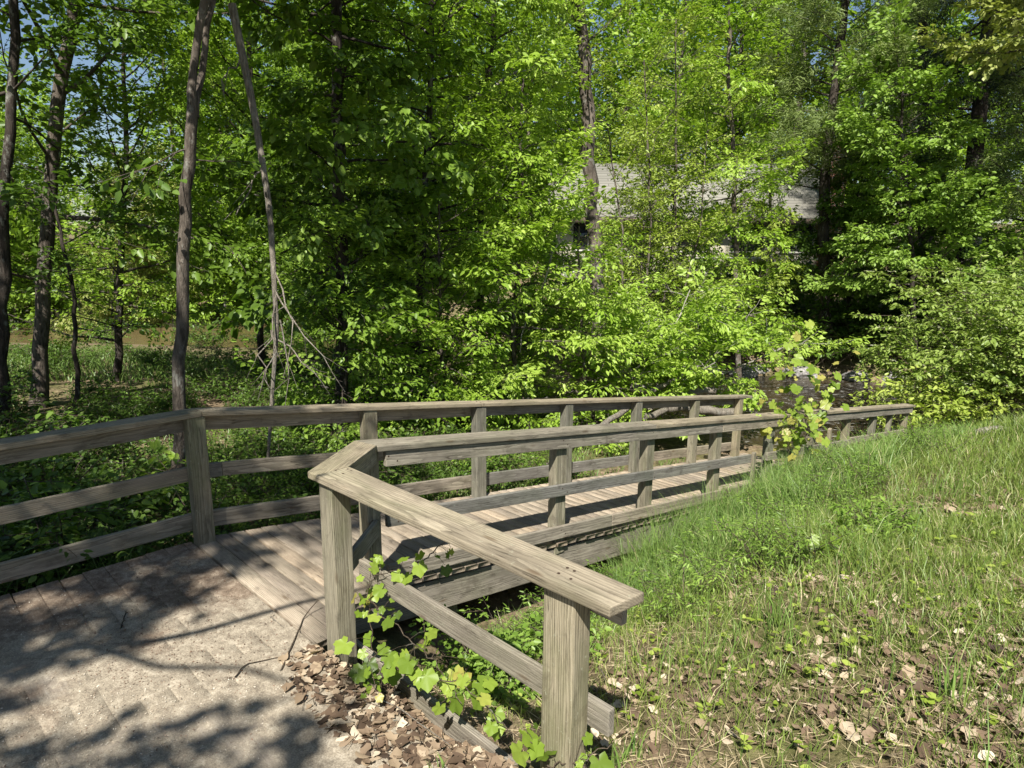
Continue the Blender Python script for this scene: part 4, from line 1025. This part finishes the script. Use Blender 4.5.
blades(gt, P, hh, rng.uniform(.004, .009, n)*np.interp(s, [3, 8, 15], [.9, 1.3, 1.9]), np.clip(np.abs(rng.normal(.6, .4, n)), .1, 1.35), tn, rng)
n = 2600; s, t = rng.uniform(3.0, 7.5, n), rng.uniform(1.3, 3.2, n); k = rng.uniform(0, 1, n) < .3 + pnoise(s, t, 3, 41); s, t = s[k], t[k]; n = len(s)
blades(gt, ground_pts(s, t), rng.uniform(.15, .4, n), rng.uniform(.004, .007, n), rng.uniform(.15, .6, n), .5+rng.normal(0, .15, n), rng)
tag(gt.obj('tall_grass', M['grass_tall']), 'tall fine green grass growing up against the right side of the ramp railing', 'grass', kind='stuff')
gx_ = Geo(); n = 2600; s, t = rng.uniform(5.2, 10, n), 3.74 - np.abs(rng.normal(0, .35, n))
blades(gx_, ground_pts(s, t), rng.uniform(.45, .8, n), rng.uniform(.003, .006, n), np.clip(np.abs(rng.normal(.5, .35, n)), .1, 1.2), .55+rng.normal(0, .22, n), rng)
n = 900; s, t = rng.uniform(2.2, 9, n), rng.uniform(-1, 3.0, n)
blades(gx_, ground_pts(s, t), rng.uniform(.25, .5, n), rng.uniform(.003, .006, n), np.clip(np.abs(rng.normal(.4, .3, n)), .1, 1.2), .6+rng.normal(0, .25, n), rng)
tag(gx_.obj('wispy_grass', M['grass_tall']), 'wispy long grass stems standing above the rest beside the lower rail', 'grass', kind='stuff')
# weeds standing in the tall grass
wl, wst = Geo(), Geo(); wt = [shrub(240+k, .9, .45, 5, 26, .075, .022, .5, 'o', .5, .3) for k in range(3)]
for k in range(150):
    s_, t_ = rng.uniform(3.6, 14.5), 3.6 - abs(rng.normal(0, .75)); p = st(s_, t_); sc_ = rng.uniform(.3, .62); w2, l2 = wt[k % 3]; o_ = (p[0], p[1], hz(p)-.02); a_ = rng.uniform(0, 6)
    wl.join(l2, o_, a_, sc_, rng.normal(0, .12)); wst.join(w2, o_, a_, sc_)
e = tag(empty('weeds', st(8, 3)), 'leafy weeds mixed into the tall grass along the ramp railing', 'weeds', kind='stuff')
for gg, nm, mt in ((wl, 'foliage', M['leaf_cool']), (wst, 'stems', M['twig'])):
    o = gg.obj(nm, mt, None, loc=st(8, 3)); o.location = (0, 0, 0); o.parent = e; o['kind'] = 'stuff'
# grass on the shaded side, behind the long railing
gu = Geo()
n = 26000; s, t = rng.uniform(-3, 11, n), 5.55 + rng.uniform(0, 1, n)**1.4*6.5
k = rng.uniform(0, 1, n) < .35 + 1.2*pnoise(s, t, 1.3, 52) + .25*(s > 2); s, t = s[k], t[k]; n = len(s)
blades(gu, ground_pts(s, t), rng.uniform(.12, .38, n), rng.uniform(.006, .012, n), rng.uniform(.3, 1.0, n), .45+rng.normal(0, .18, n), rng)
tag(gu.obj('shade_grass', M['grass_tall']), 'grass patches on the far side of the boardwalk under the trees', 'grass', kind='stuff')
gr_ = Geo(); n = 9000
x = rng.uniform(-24, -4, n); y = rng.uniform(15, 21, n); k = (np.interp(x, NBX, NBY) - y > .3); x, y = x[k], y[k]; n = len(x)
blades(gr_, np.stack([x, y, hgt(x, y)], 1), rng.uniform(.15, .4, n), rng.uniform(.012, .03, n), rng.uniform(.3, 1, n), .5+rng.normal(0, .18, n), rng)
tag(gr_.obj('bank_grass', M['grass_tall']), 'grass on the near bank of the stream at left', 'grass', kind='stuff')
# straw
gw_ = Geo(); n = 60000
s, t = rng.uniform(1.9, 11, n), rng.uniform(-2, 3.0, n)
k = rng.uniform(0, 1, n) < np.interp(s, [1.9, 4, 11], [.9, .6, .3])*(.6+.9*pnoise(s, t, 3, 61)); k &= ~((s < 2.05) & (t > 1.1)); s, t = s[k], t[k]; n = len(s)
P = ground_pts(s, t, .008) + rng.uniform(0, .03, (n, 1))*[0, 0, 1]; a = rng.uniform(0, 6.28, n)
leaves(gw_, P, np.stack([np.cos(a), np.sin(a), rng.normal(.05, .22, n)], 1), np.tile([0, 0, 1.], (n, 1)) + rng.normal(0, .4, (n, 3)), rng.uniform(.05, .17, n), rng.uniform(.0025, .005, n), rng.uniform(.1, 1, n), 'd')
tag(gw_.obj('dry_straw', M['straw']), 'flattened dry straw between the grass', 'straw', kind='stuff')
# dry leaf litter: curled lobed leaves
LIT = []
for k in range(4):
    r = np.random.default_rng(400+k); m = 11; a = np.linspace(0, 2*math.pi, m, endpoint=False)
    rad = .5*(1 + .10*np.cos(a*5+r.uniform(0, 6)) + r.normal(0, .13, m)); rad[0] *= 1.3
    v = np.stack([rad*np.cos(a), rad*np.sin(a)*.72, .45*(rad*np.sin(a))**2*r.uniform(.6, 2.2) + .2*(rad*np.cos(a))**2*r.normal(0, 1) + r.normal(0, .045, m)], 1)
    LIT.append((np.vstack([[0, 0, 0], v]), np.array([[0, 1+i, 1+(i+1) % m] for i in range(m)])))
def litter(g, P, size, tint, rng, tilt=.35):
    n = len(P)
    for k in range(4):
        sel = np.arange(n) % 4 == k; p = P[sel]; m = len(p)
        if not m: continue
        Nn = norm(np.tile([0, 0, 1.], (m, 1)) + rng.normal(0, tilt, (m, 3))); a = rng.uniform(0, 6.28, m)
        D = np.stack([np.cos(a), np.sin(a), 0*a], 1); D = norm(D - (D*Nn).sum(1, keepdims=True)*Nn); S = np.cross(Nn, D)
        v, f = LIT[k]; sz = size[sel][:, None, None]; fl = rng.choice([-1., 1.], m)[:, None, None]
        X = p[:, None] + (v[None, :, :1]*D[:, None] + v[None, :, 1:2]*S[:, None] + v[None, :, 2:]*fl*Nn[:, None])*sz
        g.add(X.reshape(-1, 3), (f[None] + (np.arange(m)*len(v))[:, None, None]).reshape(-1, 3), np.repeat(np.clip(tint[sel], 0, 1), len(f)))
gl_ = Geo()
n = 30000; s, t = rng.uniform(1.5, 7.5, n), rng.uniform(-1.6, 3.4, n)
d = np.interp(s, [1.5, 2.8, 3.8, 5.5, 7.5], [1.3, 1.25, .8, .26, .07])*(.40+2.5*pnoise(s, t, 2.2, 71))
wingside = (s < 2.0) & (t > 1.2)
lim = 1.40 + .10*pnoise(t, s, 5, 72) + .16*np.clip((3.0-t)/2, 0, 1)*-1
d = np.where(wingside, np.where(s > lim+.05, 1.3, 0), d); d = np.where((s < 1.9) & (t <= 1.2), .9*(s > 1.5), d)
k = rng.uniform(0, 1, n) < d; s, t = s[k], t[k]
n2 = 800; s2, t2 = rng.uniform(1.42, 1.98, n2), rng.uniform(1.3, 3.2, n2); s = np.concatenate([s, s2]); t = np.concatenate([t, t2]); n = len(s)
P = ground_pts(s, t, .0); P[:, 2] = np.maximum(P[:, 2], np.where((s < 1.74) & (t > 1.25), .004, -9)) + rng.uniform(.004, .035, n)
near_ = (s < 2.0) & (t > 1.25)
szz = np.where(near_, .03 + .055*rng.uniform(0, 1, n)**1.3, .014 + .066*rng.uniform(0, 1, n)**1.7); tnn = np.clip(rng.normal(.5, .27, n) - .06*near_, 0, 1)
P[near_, 2] -= .008
litter(gl_, P[near_], szz[near_], tnn[near_], rng, .22); litter(gl_, P[~near_], szz[~near_], tnn[~near_], rng, .40)
tag(gl_.obj('leaf_litter', M['litter']), 'drift of dry brown leaves along the path edge and below the near post', 'leaf litter', kind='stuff')
# grit and wood chips on the landing
gg_ = Geo(); n = 26000
s, t = rng.uniform(-1.5, 1.74, n), rng.uniform(1.3, 5.2, n)
dn = .35+.9*pnoise(s, t, 2.3, 81)+.5*smooth(1.0, 1.7, s)*smooth(4.2, 3.2, t)
k = rng.uniform(0, 1, n) < dn; s, t = s[k], t[k]; n = len(s)
P = st(0, 0) + np.stack([U[0]*s+V[0]*t, U[1]*s+V[1]*t, np.full(n, .004)], 1); a = rng.uniform(0, 6.28, n)
red = pnoise(s, t, 1.9, 83) + .25*(t-3.8)
leaves(gg_, P, np.stack([np.cos(a), np.sin(a), rng.uniform(0, .5, n)], 1), np.tile([0, 0, 1.], (n, 1)) + rng.normal(0, .5, (n, 3)), rng.uniform(.004, .017, n), rng.uniform(.003, .008, n), np.clip(np.where(red > .25, .28, .72) + rng.normal(0, .2, n), 0, 1), 'd')
tag(gg_.obj('path_grit', M['grit']), 'wood chips and grit scattered on the landing planks', 'grit', kind='stuff')
# fallen twigs in the litter
gtw = Geo(); n = 260
for k in range(n):
    s_, t_ = (rng.uniform(1.45, 2.1), rng.uniform(1.3, 3.2)) if k % 3 else (rng.uniform(2, 6), rng.uniform(-1, 3))
    p = st(s_, t_); p[2] = max(hz(p), .0 if s_ < 1.74 else -9) + rng.uniform(.01, .04); a_ = rng.uniform(0, 6.28); ll_ = rng.uniform(.04, .22)
    tube(gtw, curve_pts(p, [math.cos(a_), math.sin(a_), rng.normal(0, .12)], ll_, 4, rng, (0, 0, -.1), .2), np.linspace(rng.uniform(.0015, .0035), .001, 5), 4)
tag(gtw.obj('twig_litter', M['twig']), 'small dry twigs fallen among the dead leaves', 'twigs', kind='stuff')
# low seedlings in the litter
gs_ = Geo(); n = 420
s, t = rng.uniform(1.9, 6.5, n), rng.uniform(-1.2, 3.0, n); k = ~((s < 2.1) & (t > 1.1)); s, t = s[k], t[k]; n = len(s); P = ground_pts(s, t, .0)
for j in range(3):
    a = rng.uniform(0, 6.28, n)
    leaves(gs_, P + np.stack([.012*np.cos(a), .012*np.sin(a), rng.uniform(.03, .09, n)], 1), np.stack([np.cos(a), np.sin(a), rng.normal(.1, .2, n)], 1), np.tile([0, 0, 1.], (n, 1))+rng.normal(0, .25, (n, 3)), rng.uniform(.025, .055, n), rng.uniform(.02, .045, n), rng.normal(.55, .2, n), 'o')
tag(gs_.obj('seedlings', M['leaf_yellow']), 'small round leaved seedlings dotted through the litter and grass', 'ground cover', kind='stuff')

# tall single tufts
def tuft(label, p, n, h, seed):
    r = np.random.default_rng(seed); g = Geo()
    P = np.tile(p, (n, 1)) + np.stack([r.normal(0, .025, n), r.normal(0, .025, n), 0*np.zeros(n)], 1)
    blades(g, P, r.uniform(.6, 1.0, n)*h, r.uniform(.007, .013, n), r.uniform(.1, .45, n), .5+r.normal(0, .15, n), r)
    o = g.obj('grass_tuft', M['grass_tall'], None, loc=p); tag(o, label, 'grass tuft')
for lab, px, py, Y, n, h, sd in (('upright grass tuft standing alone in the middle of the littered slope', 772, 645, 3.75, 16, .34, 1), ('grass tuft with broad blades at the bottom right', 945, 735, 2.75, 14, .26, 2), ('small grass tuft at the foot of the near post', 640, 740, 2.72, 10, .2, 3), ('leaning grass tuft before the cut end of the wing rail', 618, 752, 2.68, 12, .2, 5), ('small grass tuft in the dry leaves left of the near post', 440, 760, 2.65, 8, .12, 4)):
    p = at(px, py, Y); tuft(lab, gpt(p[0], p[1], -.01), n, h, sd)

# ------------------------------------------------------------------ vines
def lobed(k, seed):
    r = np.random.default_rng(seed); m = 29; a = np.linspace(-math.pi, math.pi, m, endpoint=False)
    rad = .5*(1.0 + .14*np.cos(5*a) + .10*np.cos(a) + r.normal(0, .035, m)); rad *= 1 + .05*np.where(np.arange(m) % 2 == 0, 1, -1); rad[0] *= .35; rad[1] *= .8; rad[-1] *= .8
    x = rad*np.cos(a) + .42; y = rad*np.sin(a)*.98
    z = .16*np.abs(y) - .30*y*y - .22*(x-.3)**2 + .05*np.cos(5*a+r.uniform(0, 6)) + r.normal(0, .01, m)
    return np.vstack([[.32, 0, -.02], np.stack([x, y, z], 1)]), np.array([[0, 1+i, 1+(i+1) % m] for i in range(m)])
LOB = [lobed(k, 500+k) for k in range(4)]
def vleaf(g, P, D, N, size, tint):
    for i in range(len(P)):
        v, f = LOB[i % 4]; v = v*[1, 1, (.5, 1.3, 2.6)[i % 3]]; d = D[i]/np.linalg.norm(D[i]); n_ = N[i] - d*np.dot(N[i], d); n_ /= np.linalg.norm(n_); s_ = np.cross(n_, d)
        g.add(P[i] + (v[:, :1]*d + v[:, 1:2]*s_ + v[:, 2:]*n_)*size[i], f, float(np.clip(tint[i], 0, 1)))
def vine(label, lines, seed, per, size, parts, spread=.05, tb=.5):
    r = np.random.default_rng(seed); gs, gl = Geo(), Geo()
    for li, L in enumerate(lines):
        pp = interp_poly(np.array(L), np.linspace(0, 1, 6*len(L))); pp[1:-1] += r.normal(0, .008, (len(pp)-2, 3)); tube(gs, pp, np.linspace(.0045, .002, len(pp)), 5)
        ln = np.linalg.norm(np.diff(pp, axis=0), axis=1).sum(); n = int(ln*per)
        for q_ in r.uniform(.05, 1, n):
            p = interp_poly(pp, np.array([q_]))[0]; o = p + r.normal(0, spread, 3) + [0, 0, .01]
            tube(gs, [p, (p+o)/2+[0, 0, .012], o], [.0016, .0014, .0012], 3, .5, False)
            d = np.array([r.normal(0, .7) - .1, r.normal(0, .7) - .35, -.55 + r.normal(0, .3)]); nn = np.array([r.normal(0, .5), -.55 + r.normal(0, .4), .9])
            vleaf(gl, [o], [d], [nn], [size*r.uniform(.3, 1.35)], [tb + r.normal(0, .26)])
    p0 = np.array(lines[0][0], float)
    e = tag(empty('vine', p0), label, 'vine')
    o = gs.obj('stem', M['twig'], None, loc=p0); o.location = (0, 0, 0); o.parent = e
    o = gl.obj('leaves', M['vine_leaf'], None, loc=p0); o.location = (0, 0, 0); o.parent = e
S3 = lambda s, t, z: st(s, t, z)
vine('grape vine with toothed green leaves climbing the middle rail of the near wing', [
    [S3(1.86, 2.95, -.03), S3(1.9, 3.05, .2), S3(1.93, 3.1, .42), S3(1.95, 3.0, .55), S3(2.02, 2.8, .62)],
    [S3(1.86, 2.95, -.03), S3(1.80, 2.75, .12), S3(1.85, 2.55, .22), S3(1.88, 2.2, .27), S3(1.86, 1.9, .25), S3(1.84, 1.72, .28)],
    [S3(1.93, 3.1, .35), S3(1.9, 2.8, .33), S3(1.93, 2.5, .25), S3(1.9, 2.25, .15)],
    [S3(1.86, 1.75, .27), S3(1.84, 1.62, .22), S3(1.9, 1.5, .30), S3(2.0, 1.42, .36)],
    [S3(2.02, 2.8, .62), S3(2.2, 2.75, .72), S3(2.3, 2.72, .82)],
    [S3(1.82, 2.95, .0), S3(1.74, 2.88, .06), S3(1.70, 2.7, .10)]], 3, 24, .085, None)
vine('bright leaved vine spilling over the far part of the wing railing cap', [
    [S3(9.0, 3.72, -.75), S3(8.95, 3.70, -.25), S3(9.0, 3.72, .1), S3(9.1, 3.78, .36), S3(9.3, 3.95, .75), S3(9.35, 4.0, 1.0)],
    [S3(9.1, 3.74, .1), S3(9.5, 3.68, -.05), S3(9.9, 3.66, -.1)],
    [S3(9.1, 3.78, .36), S3(9.7, 3.75, .38), S3(10.3, 3.7, .5)],
    [S3(9.0, 3.70, -.1), S3(8.6, 3.70, .05), S3(8.2, 3.7, .1)],
    [S3(9.5, 3.7, -.05), S3(9.4, 3.66, -.3), S3(9.2, 3.64, -.5)]], 4, 34, .12, None, .19, .7)
vine('yellow green grape seedling patch low in the grass slope', [
    [gpt(*at(825, 590, 4.6)[:2], .05), gpt(*at(838, 570, 4.9)[:2], .12), gpt(*at(850, 565, 5.0)[:2], .10)],
    [gpt(*at(825, 590, 4.6)[:2], .05), gpt(*at(812, 575, 4.85)[:2], .13), gpt(*at(800, 570, 4.95)[:2], .12)]], 6, 22, .085, None, .07)

# ------------------------------------------------------------------ fallen wood, stones
def stick(name, label, cat, pts, r0, r1, mat, seed, sides=7):
    rr = np.random.default_rng(seed); pp = interp_poly(np.array(pts), np.linspace(0, 1, 10)); pp[1:-1] += rr.normal(0, r0*.35, (8, 3))
    g = Geo(); o = pp[0].copy(); tube(g, pp, np.linspace(r0, r1, 10), sides)
    tag(g.obj(name, mat, None, loc=o, smooth=True), label, cat)
def onl(px, py, dz=.01): # on the landing
    r = _F + _R*(px-512)/FPX + _U*(384-py)/FPX; return CAM + r*((dz-CAMH)/r[2])
stick('fallen_stick', 'dark crooked stick on the landing by the corner post', 'stick', [onl(281, 671), onl(292, 646), onl(304, 617), onl(318, 600, .08)], .006, .003, M['twig'], 1)
stick('fallen_stick', 'thin curved twig on the grit left of the crooked stick', 'stick', [onl(235, 677), onl(246, 664), onl(280, 657)], .004, .002, M['twig'], 2)
stick('fallen_stick', 'short dark twig in the reddish debris on the landing', 'stick', [onl(121, 628), onl(126, 611)], .004, .003, M['bark_dark'], 3)
stick('fallen_stick', 'pale straw twig lying near the post foot', 'stick', [onl(270, 616), onl(283, 627)], .003, .002, M['dead'], 4)
stick('fallen_stick', 'long grey twig across the dry leaves under the wing', 'stick', [onl(352, 690, .02), onl(395, 705, .03), onl(450, 745, .03)], .004, .002, M['dead'], 5)
p0, p1 = at(532, 474, 9.2), at(640, 400, 11.4)
stick('driftwood_pole', 'pale weathered pole leaning up behind the long railing', 'pole', [p0, p1], .045, .05, M['dead'], 6)
p0, p1 = at(640, 402, 12.6), at(742, 388, 15.2)
for k, (a, b, r0, r1, lb) in enumerate((((632, 387, 13.0), (715, 391, 13.4), .10, .07, 'grey plank like driftwood log topmost of the pile at the water'),
      ((650, 405, 12.6), (735, 412, 13.2), .11, .08, 'thick driftwood log at the bottom of the pile by the railing end'), ((640, 420, 12.0), (690, 400, 13.3), .07, .04, 'forked driftwood branch slanting through the pile'),
      ((648, 392, 12.8), (690, 372, 13.2), .05, .025, 'pale driftwood branch sticking up out of the pile'))):
    stick('driftwood_log', lb, 'driftwood', [at(*a), at(*b)], r0, r1, M['dead'], 10+k, 9)
# dead branches hanging in the crowns
stick('dead_branch', 'pale curved dead branch high in the sunlit tree', 'branch', [at(468, 99, 14.2), at(490, 90, 14.3), at(507, 76, 14.4), at(524, 69, 14.5), at(548, 72, 14.6)], .035, .018, M['bark_pale'], 20)
stick('dead_branch', 'thin white dead branch zigzagging down in front of the tall trunk', 'branch', [at(578, 203, 13.0), at(573, 225, 13.0), at(553, 250, 12.9), at(543, 290, 12.8), at(522, 330, 12.7), at(520, 352, 12.7)], .022, .010, M['bark_pale'], 21)
rng = np.random.default_rng(12)
def rock(px, r_, label, grp, y_off=0):
    x = px; y = float(np.interp(x, FBX, FBY)) + y_off
    bm = bmesh.new(); bmesh.ops.create_icosphere(bm, subdivisions=3, radius=1)
    sd = Vector(rng.uniform(0, 50, 3))
    for v in bm.verts:
        n_ = mnoise.noise(v.co*1.3+sd)*.38 + mnoise.noise(v.co*3+sd)*.13; v.co *= 1+n_
        v.co = Vector((v.co.x*1.35, v.co.y, v.co.z*.72))
    me = bpy.data.meshes.new('bank_rock'); bm.to_mesh(me); bm.free(); me.materials.append(M['stone'])
    o = bpy.data.objects.new('bank_rock', me); COL.objects.link(o); o.location = (x, y, WZ + .12*r_); o.scale = (r_,)*3; o.rotation_euler = (0, 0, rng.uniform(0, 6))
    tag(o, label, 'rock', grp)
for k in range(26):
    rock(rng.uniform(3, 15), rng.uniform(.16, .45), 'grey rock in the row along the far edge of the water', 'rocks along the far bank', rng.uniform(-.2, .9))
x, y = at(1000, 417, 8.6)[:2]
bm = bmesh.new(); bmesh.ops.create_icosphere(bm, subdivisions=3, radius=1)
for v in bm.verts:
    v.co *= 1 + .3*mnoise.noise(v.co*1.2+Vector((3, 4, 1))); v.co = Vector((v.co.x*1.5, v.co.y*.8, v.co.z*.45))
me = bpy.data.meshes.new('flat_stone'); bm.to_mesh(me); bm.free(); me.materials.append(plain('pale_stone', (.22, .20, .165), .9, .2, .4, 9, .5))
o = bpy.data.objects.new('flat_stone', me); COL.objects.link(o); o.location = (x, y, hz((x, y))+.06); o.scale = (.17,)*3
tag(o, 'flat pale stone at the top of the grass slope by the flowering bush', 'stone')

# ------------------------------------------------------------------ house on the far bank
def box(g, a, b, t=.5):
    (x0, y0, z0), (x1, y1, z1) = a, b
    v = [(x0, y0, z0), (x1, y0, z0), (x1, y1, z0), (x0, y1, z0), (x0, y0, z1), (x1, y0, z1), (x1, y1, z1), (x0, y1, z1)]
    g.add(v, [[0, 3, 2, 1], [4, 5, 6, 7], [0, 1, 5, 4], [1, 2, 6, 5], [2, 3, 7, 6], [3, 0, 4, 7]], t)
def child(g, name, mat, par):
    o = g.obj(name, mat, par); return o
HY = 35.0
hx, hy = 2.2, HY; hb = 1.0
h = tag(empty('house', (hx, hy, hb), R_(-3)), 'long low house with a tan shingle roof and brick chimney, half hidden behind the trees', 'house')
LEN, DEP, WH, RH = 13.0, 7.5, 2.75, 2.5
g = Geo(); box(g, (0, 0, -1.2), (LEN, .2, WH)); box(g, (0, DEP-.2, -1.2), (LEN, DEP, WH)); box(g, (0, .2, -1.2), (.2, DEP-.2, WH)); box(g, (LEN-.2, .2, -1.2), (LEN, DEP-.2, WH))
g.add([(0, 0, WH), (0, DEP, WH), (0, DEP/2, WH+RH)], [[0, 1, 2]]); g.add([(LEN, 0, WH), (LEN, DEP, WH), (LEN, DEP/2, WH+RH)], [[0, 1, 2]])
child(g, 'wall', M['siding'], h)
sl = math.atan2(RH, DEP/2); rl = math.hypot(RH, DEP/2)+.75
for sgn, nm in ((1, 'roof'), (-1, 'roof')):
    g = Geo(); box(g, (-.5, 0, 0), (LEN+.5, rl, .12)); o = child(g, nm, M['roof'], h)
    if sgn == 1: o.location = (0, -.75*math.cos(sl), WH - .75*math.sin(sl)+.02); o.rotation_euler = (sl, 0, 0)
    else: o.location = (LEN, DEP+.75*math.cos(sl), WH - .75*math.sin(sl)+.02); o.rotation_euler = (sl, 0, math.pi)
g = Geo(); box(g, (-.5, -.82, WH-.62), (LEN+.5, -.64, WH-.36)); child(g, 'fascia', M['fascia'], h)
for x0 in (.8, 3.6, 6.0, 8.6, 11.0):
    g = Geo(); w_ = 1.5
    for (a, b) in (((x0-.08, -.06, .75), (x0+w_+.08, -.003, .85)), ((x0-.08, -.06, 2.15), (x0+w_+.08, -.003, 2.25)), ((x0-.08, -.06, .85), (x0, -.003, 2.15)), ((x0+w_, -.06, .85), (x0+w_+.08, -.003, 2.15)), ((x0+w_/2-.03, -.055, .85), (x0+w_/2+.03, -.003, 2.15))): box(g, a, b)
    f = child(g, 'window', M['trim'], h); g = Geo(); box(g, (x0, -.03, .85), (x0+w_, -.006, 2.15)); child(g, 'pane', M['glass'], f)
g = Geo(); box(g, (LEN-.2, -.55, -1.2), (LEN+.62, -.02, WH+RH+.6)); box(g, (LEN-.26, -.61, WH+RH+.6), (LEN+.68, .04, WH+RH+.75)); child(g, 'chimney', M['brick'], h)
g = Geo(); box(g, (.2, -3.2, -.42), (LEN-1, -.05, -.28)); child(g, 'porch_floor', M['wood_grey'], h)
g = Geo(); box(g, (.2, -3.2, .55), (LEN-1, -3.1, .63)); box(g, (.2, -3.2, -.15), (LEN-1, -3.12, -.08)); child(g, 'porch_rail', M['trim'], h)
for k in range(7):
    g = Geo(); x0 = .25 + k*(LEN-1.35)/6; box(g, (x0, -3.215, -1.6), (x0+.1, -3.085, .66)); child(g, 'porch_post', M['trim'], h)
# garage-like second building and a parked car
p = at(880, 238, 50); h2 = tag(empty('shed', (p[0], p[1], 1.9), R_(4)), 'pale low building with a grey roof far back at right', 'shed')
g = Geo(); box(g, (0, 0, -.8), (8, 6, 2.2)); child(g, 'wall', M['siding'], h2)
g = Geo(); g.add([(-.4, -.5, 2.1), (8.4, -.5, 2.1), (8.4, 3, 3.5), (-.4, 3, 3.5), (8.4, 6.5, 2.1), (-.4, 6.5, 2.1)], [[0, 1, 2, 3], [3, 2, 4, 5]]); g.add([(-.4, -.5, 1.96), (8.4, -.5, 1.96), (8.4, -.5, 2.095), (-.4, -.5, 2.095)], [[0, 1, 2, 3]]); child(g, 'roof', M['roof_grey'], h2)
g = Geo(); box(g, (1, -.05, -.7), (4, -.01, 1.5)); child(g, 'garage_door', M['trim'], h2)
p = at(840, 250, 47); c = tag(empty('parked_car', (p[0], p[1], hz(p)+.0), R_(70)), 'white car parked behind the trees between the pine trunk and the pale building', 'car')
prof = [(-2.2, .35), (-2.2, .95), (-1.9, 1.05), (-1.5, 1.6), (.3, 1.65), (1.0, 1.1), (2.05, .95), (2.2, .7), (2.2, .35)]
g = Geo(); n = len(prof)
g.add([(x, -.85, z) for x, z in prof] + [(x, .85, z) for x, z in prof], [[i, (i+1) % n, (i+1) % n+n, i+n] for i in range(n)])
for yy in (-.85, .85): g.add([(x, yy, z) for x, z in prof], [[0, 1, 2, 8], ]); g.add([(x, yy, z) for x, z in prof], [[2, 3, 4, 5], [8, 2, 5, 6]]); g.add([(x, yy, z) for x, z in prof], [[8, 6, 7]])
child(g, 'body', M['car_paint'], c)
g = Geo(); g.add([(-1.85, -.7, 1.12), (-1.85, .7, 1.12), (-1.55, .66, 1.55), (-1.55, -.66, 1.55)], [[0, 1, 2, 3]]); v_ = np.array(g.V[0]); g.V[0] = v_ - [.03, 0, 0]; child(g, 'rear_window', M['glass'], c)
for yy in (-.87, .87):
    g = Geo(); g.add([(-1.4, yy, 1.1), (.75, yy, 1.1), (.25, yy, 1.55), (-1.25, yy, 1.52)], [[0, 1, 2, 3]]); child(g, 'side_window', M['glass'], c)
    for xx in (-1.35, 1.35):
        g = Geo(); tube(g, [(xx, yy-.08, .32), (xx, yy+.02 if yy > 0 else yy+.1, .32)], [.32, .32], 16); child(g, 'wheel', M['tyre'], c)

# ------------------------------------------------------------------ light, sky, camera
SUN_EL, SUN_HD = 51.0, 9.4     # the light travels towards heading 9.4 degrees east of north
sd = Vector((math.sin(R_(SUN_HD))*math.cos(R_(SUN_EL)), math.cos(R_(SUN_HD))*math.cos(R_(SUN_EL)), -math.sin(R_(SUN_EL))))
ld = bpy.data.lights.new('sun', 'SUN'); ld.energy = 5.0; ld.angle = R_(.53); ld.color = (1.0, .955, .88)
lo = bpy.data.objects.new('sun', ld); COL.objects.link(lo); lo.rotation_euler = sd.to_track_quat('-Z', 'Y').to_euler(); lo.location = (0, 0, 30)
w = bpy.data.worlds.new('World'); SC.world = w; w.use_nodes = True; nt = w.node_tree
bg = nt.nodes['Background']; sk = nt.nodes.new('ShaderNodeTexSky'); sk.sky_type = 'NISHITA'; sk.sun_disc = False
sk.sun_elevation = R_(SUN_EL); sk.sun_rotation = R_(180+SUN_HD); sk.air_density = 1.0; sk.dust_density = .6; sk.ozone_density = 1.5
nt.links.new(sk.outputs[0], bg.inputs[0]); bg.inputs[1].default_value = .055
cd = bpy.data.cameras.new('camera'); co = bpy.data.objects.new('camera', cd); COL.objects.link(co)
cd.sensor_width = 36; cd.lens = FPX/1024*36; cd.clip_start = .05; cd.clip_end = 2000
mx = Matrix(((_R[0], _U[0], -_F[0]), (_R[1], _U[1], -_F[1]), (_R[2], _U[2], -_F[2]))).to_4x4(); mx.translation = Vector(CAM)
co.matrix_world = mx; SC.camera = co
SC.view_settings.view_transform = 'Standard'; SC.view_settings.look = 'None'; SC.view_settings.exposure = 1.0; SC.view_settings.gamma = 1; SC.view_settings.use_curve_mapping = False
SC.render.engine = 'CYCLES'; SC.cycles.max_bounces = 6; SC.cycles.diffuse_bounces = 3; SC.cycles.glossy_bounces = 2; SC.cycles.transmission_bounces = 3
SC.cycles.use_denoising = True
for m_ in bpy.data.materials: m_.use_backface_culling = False
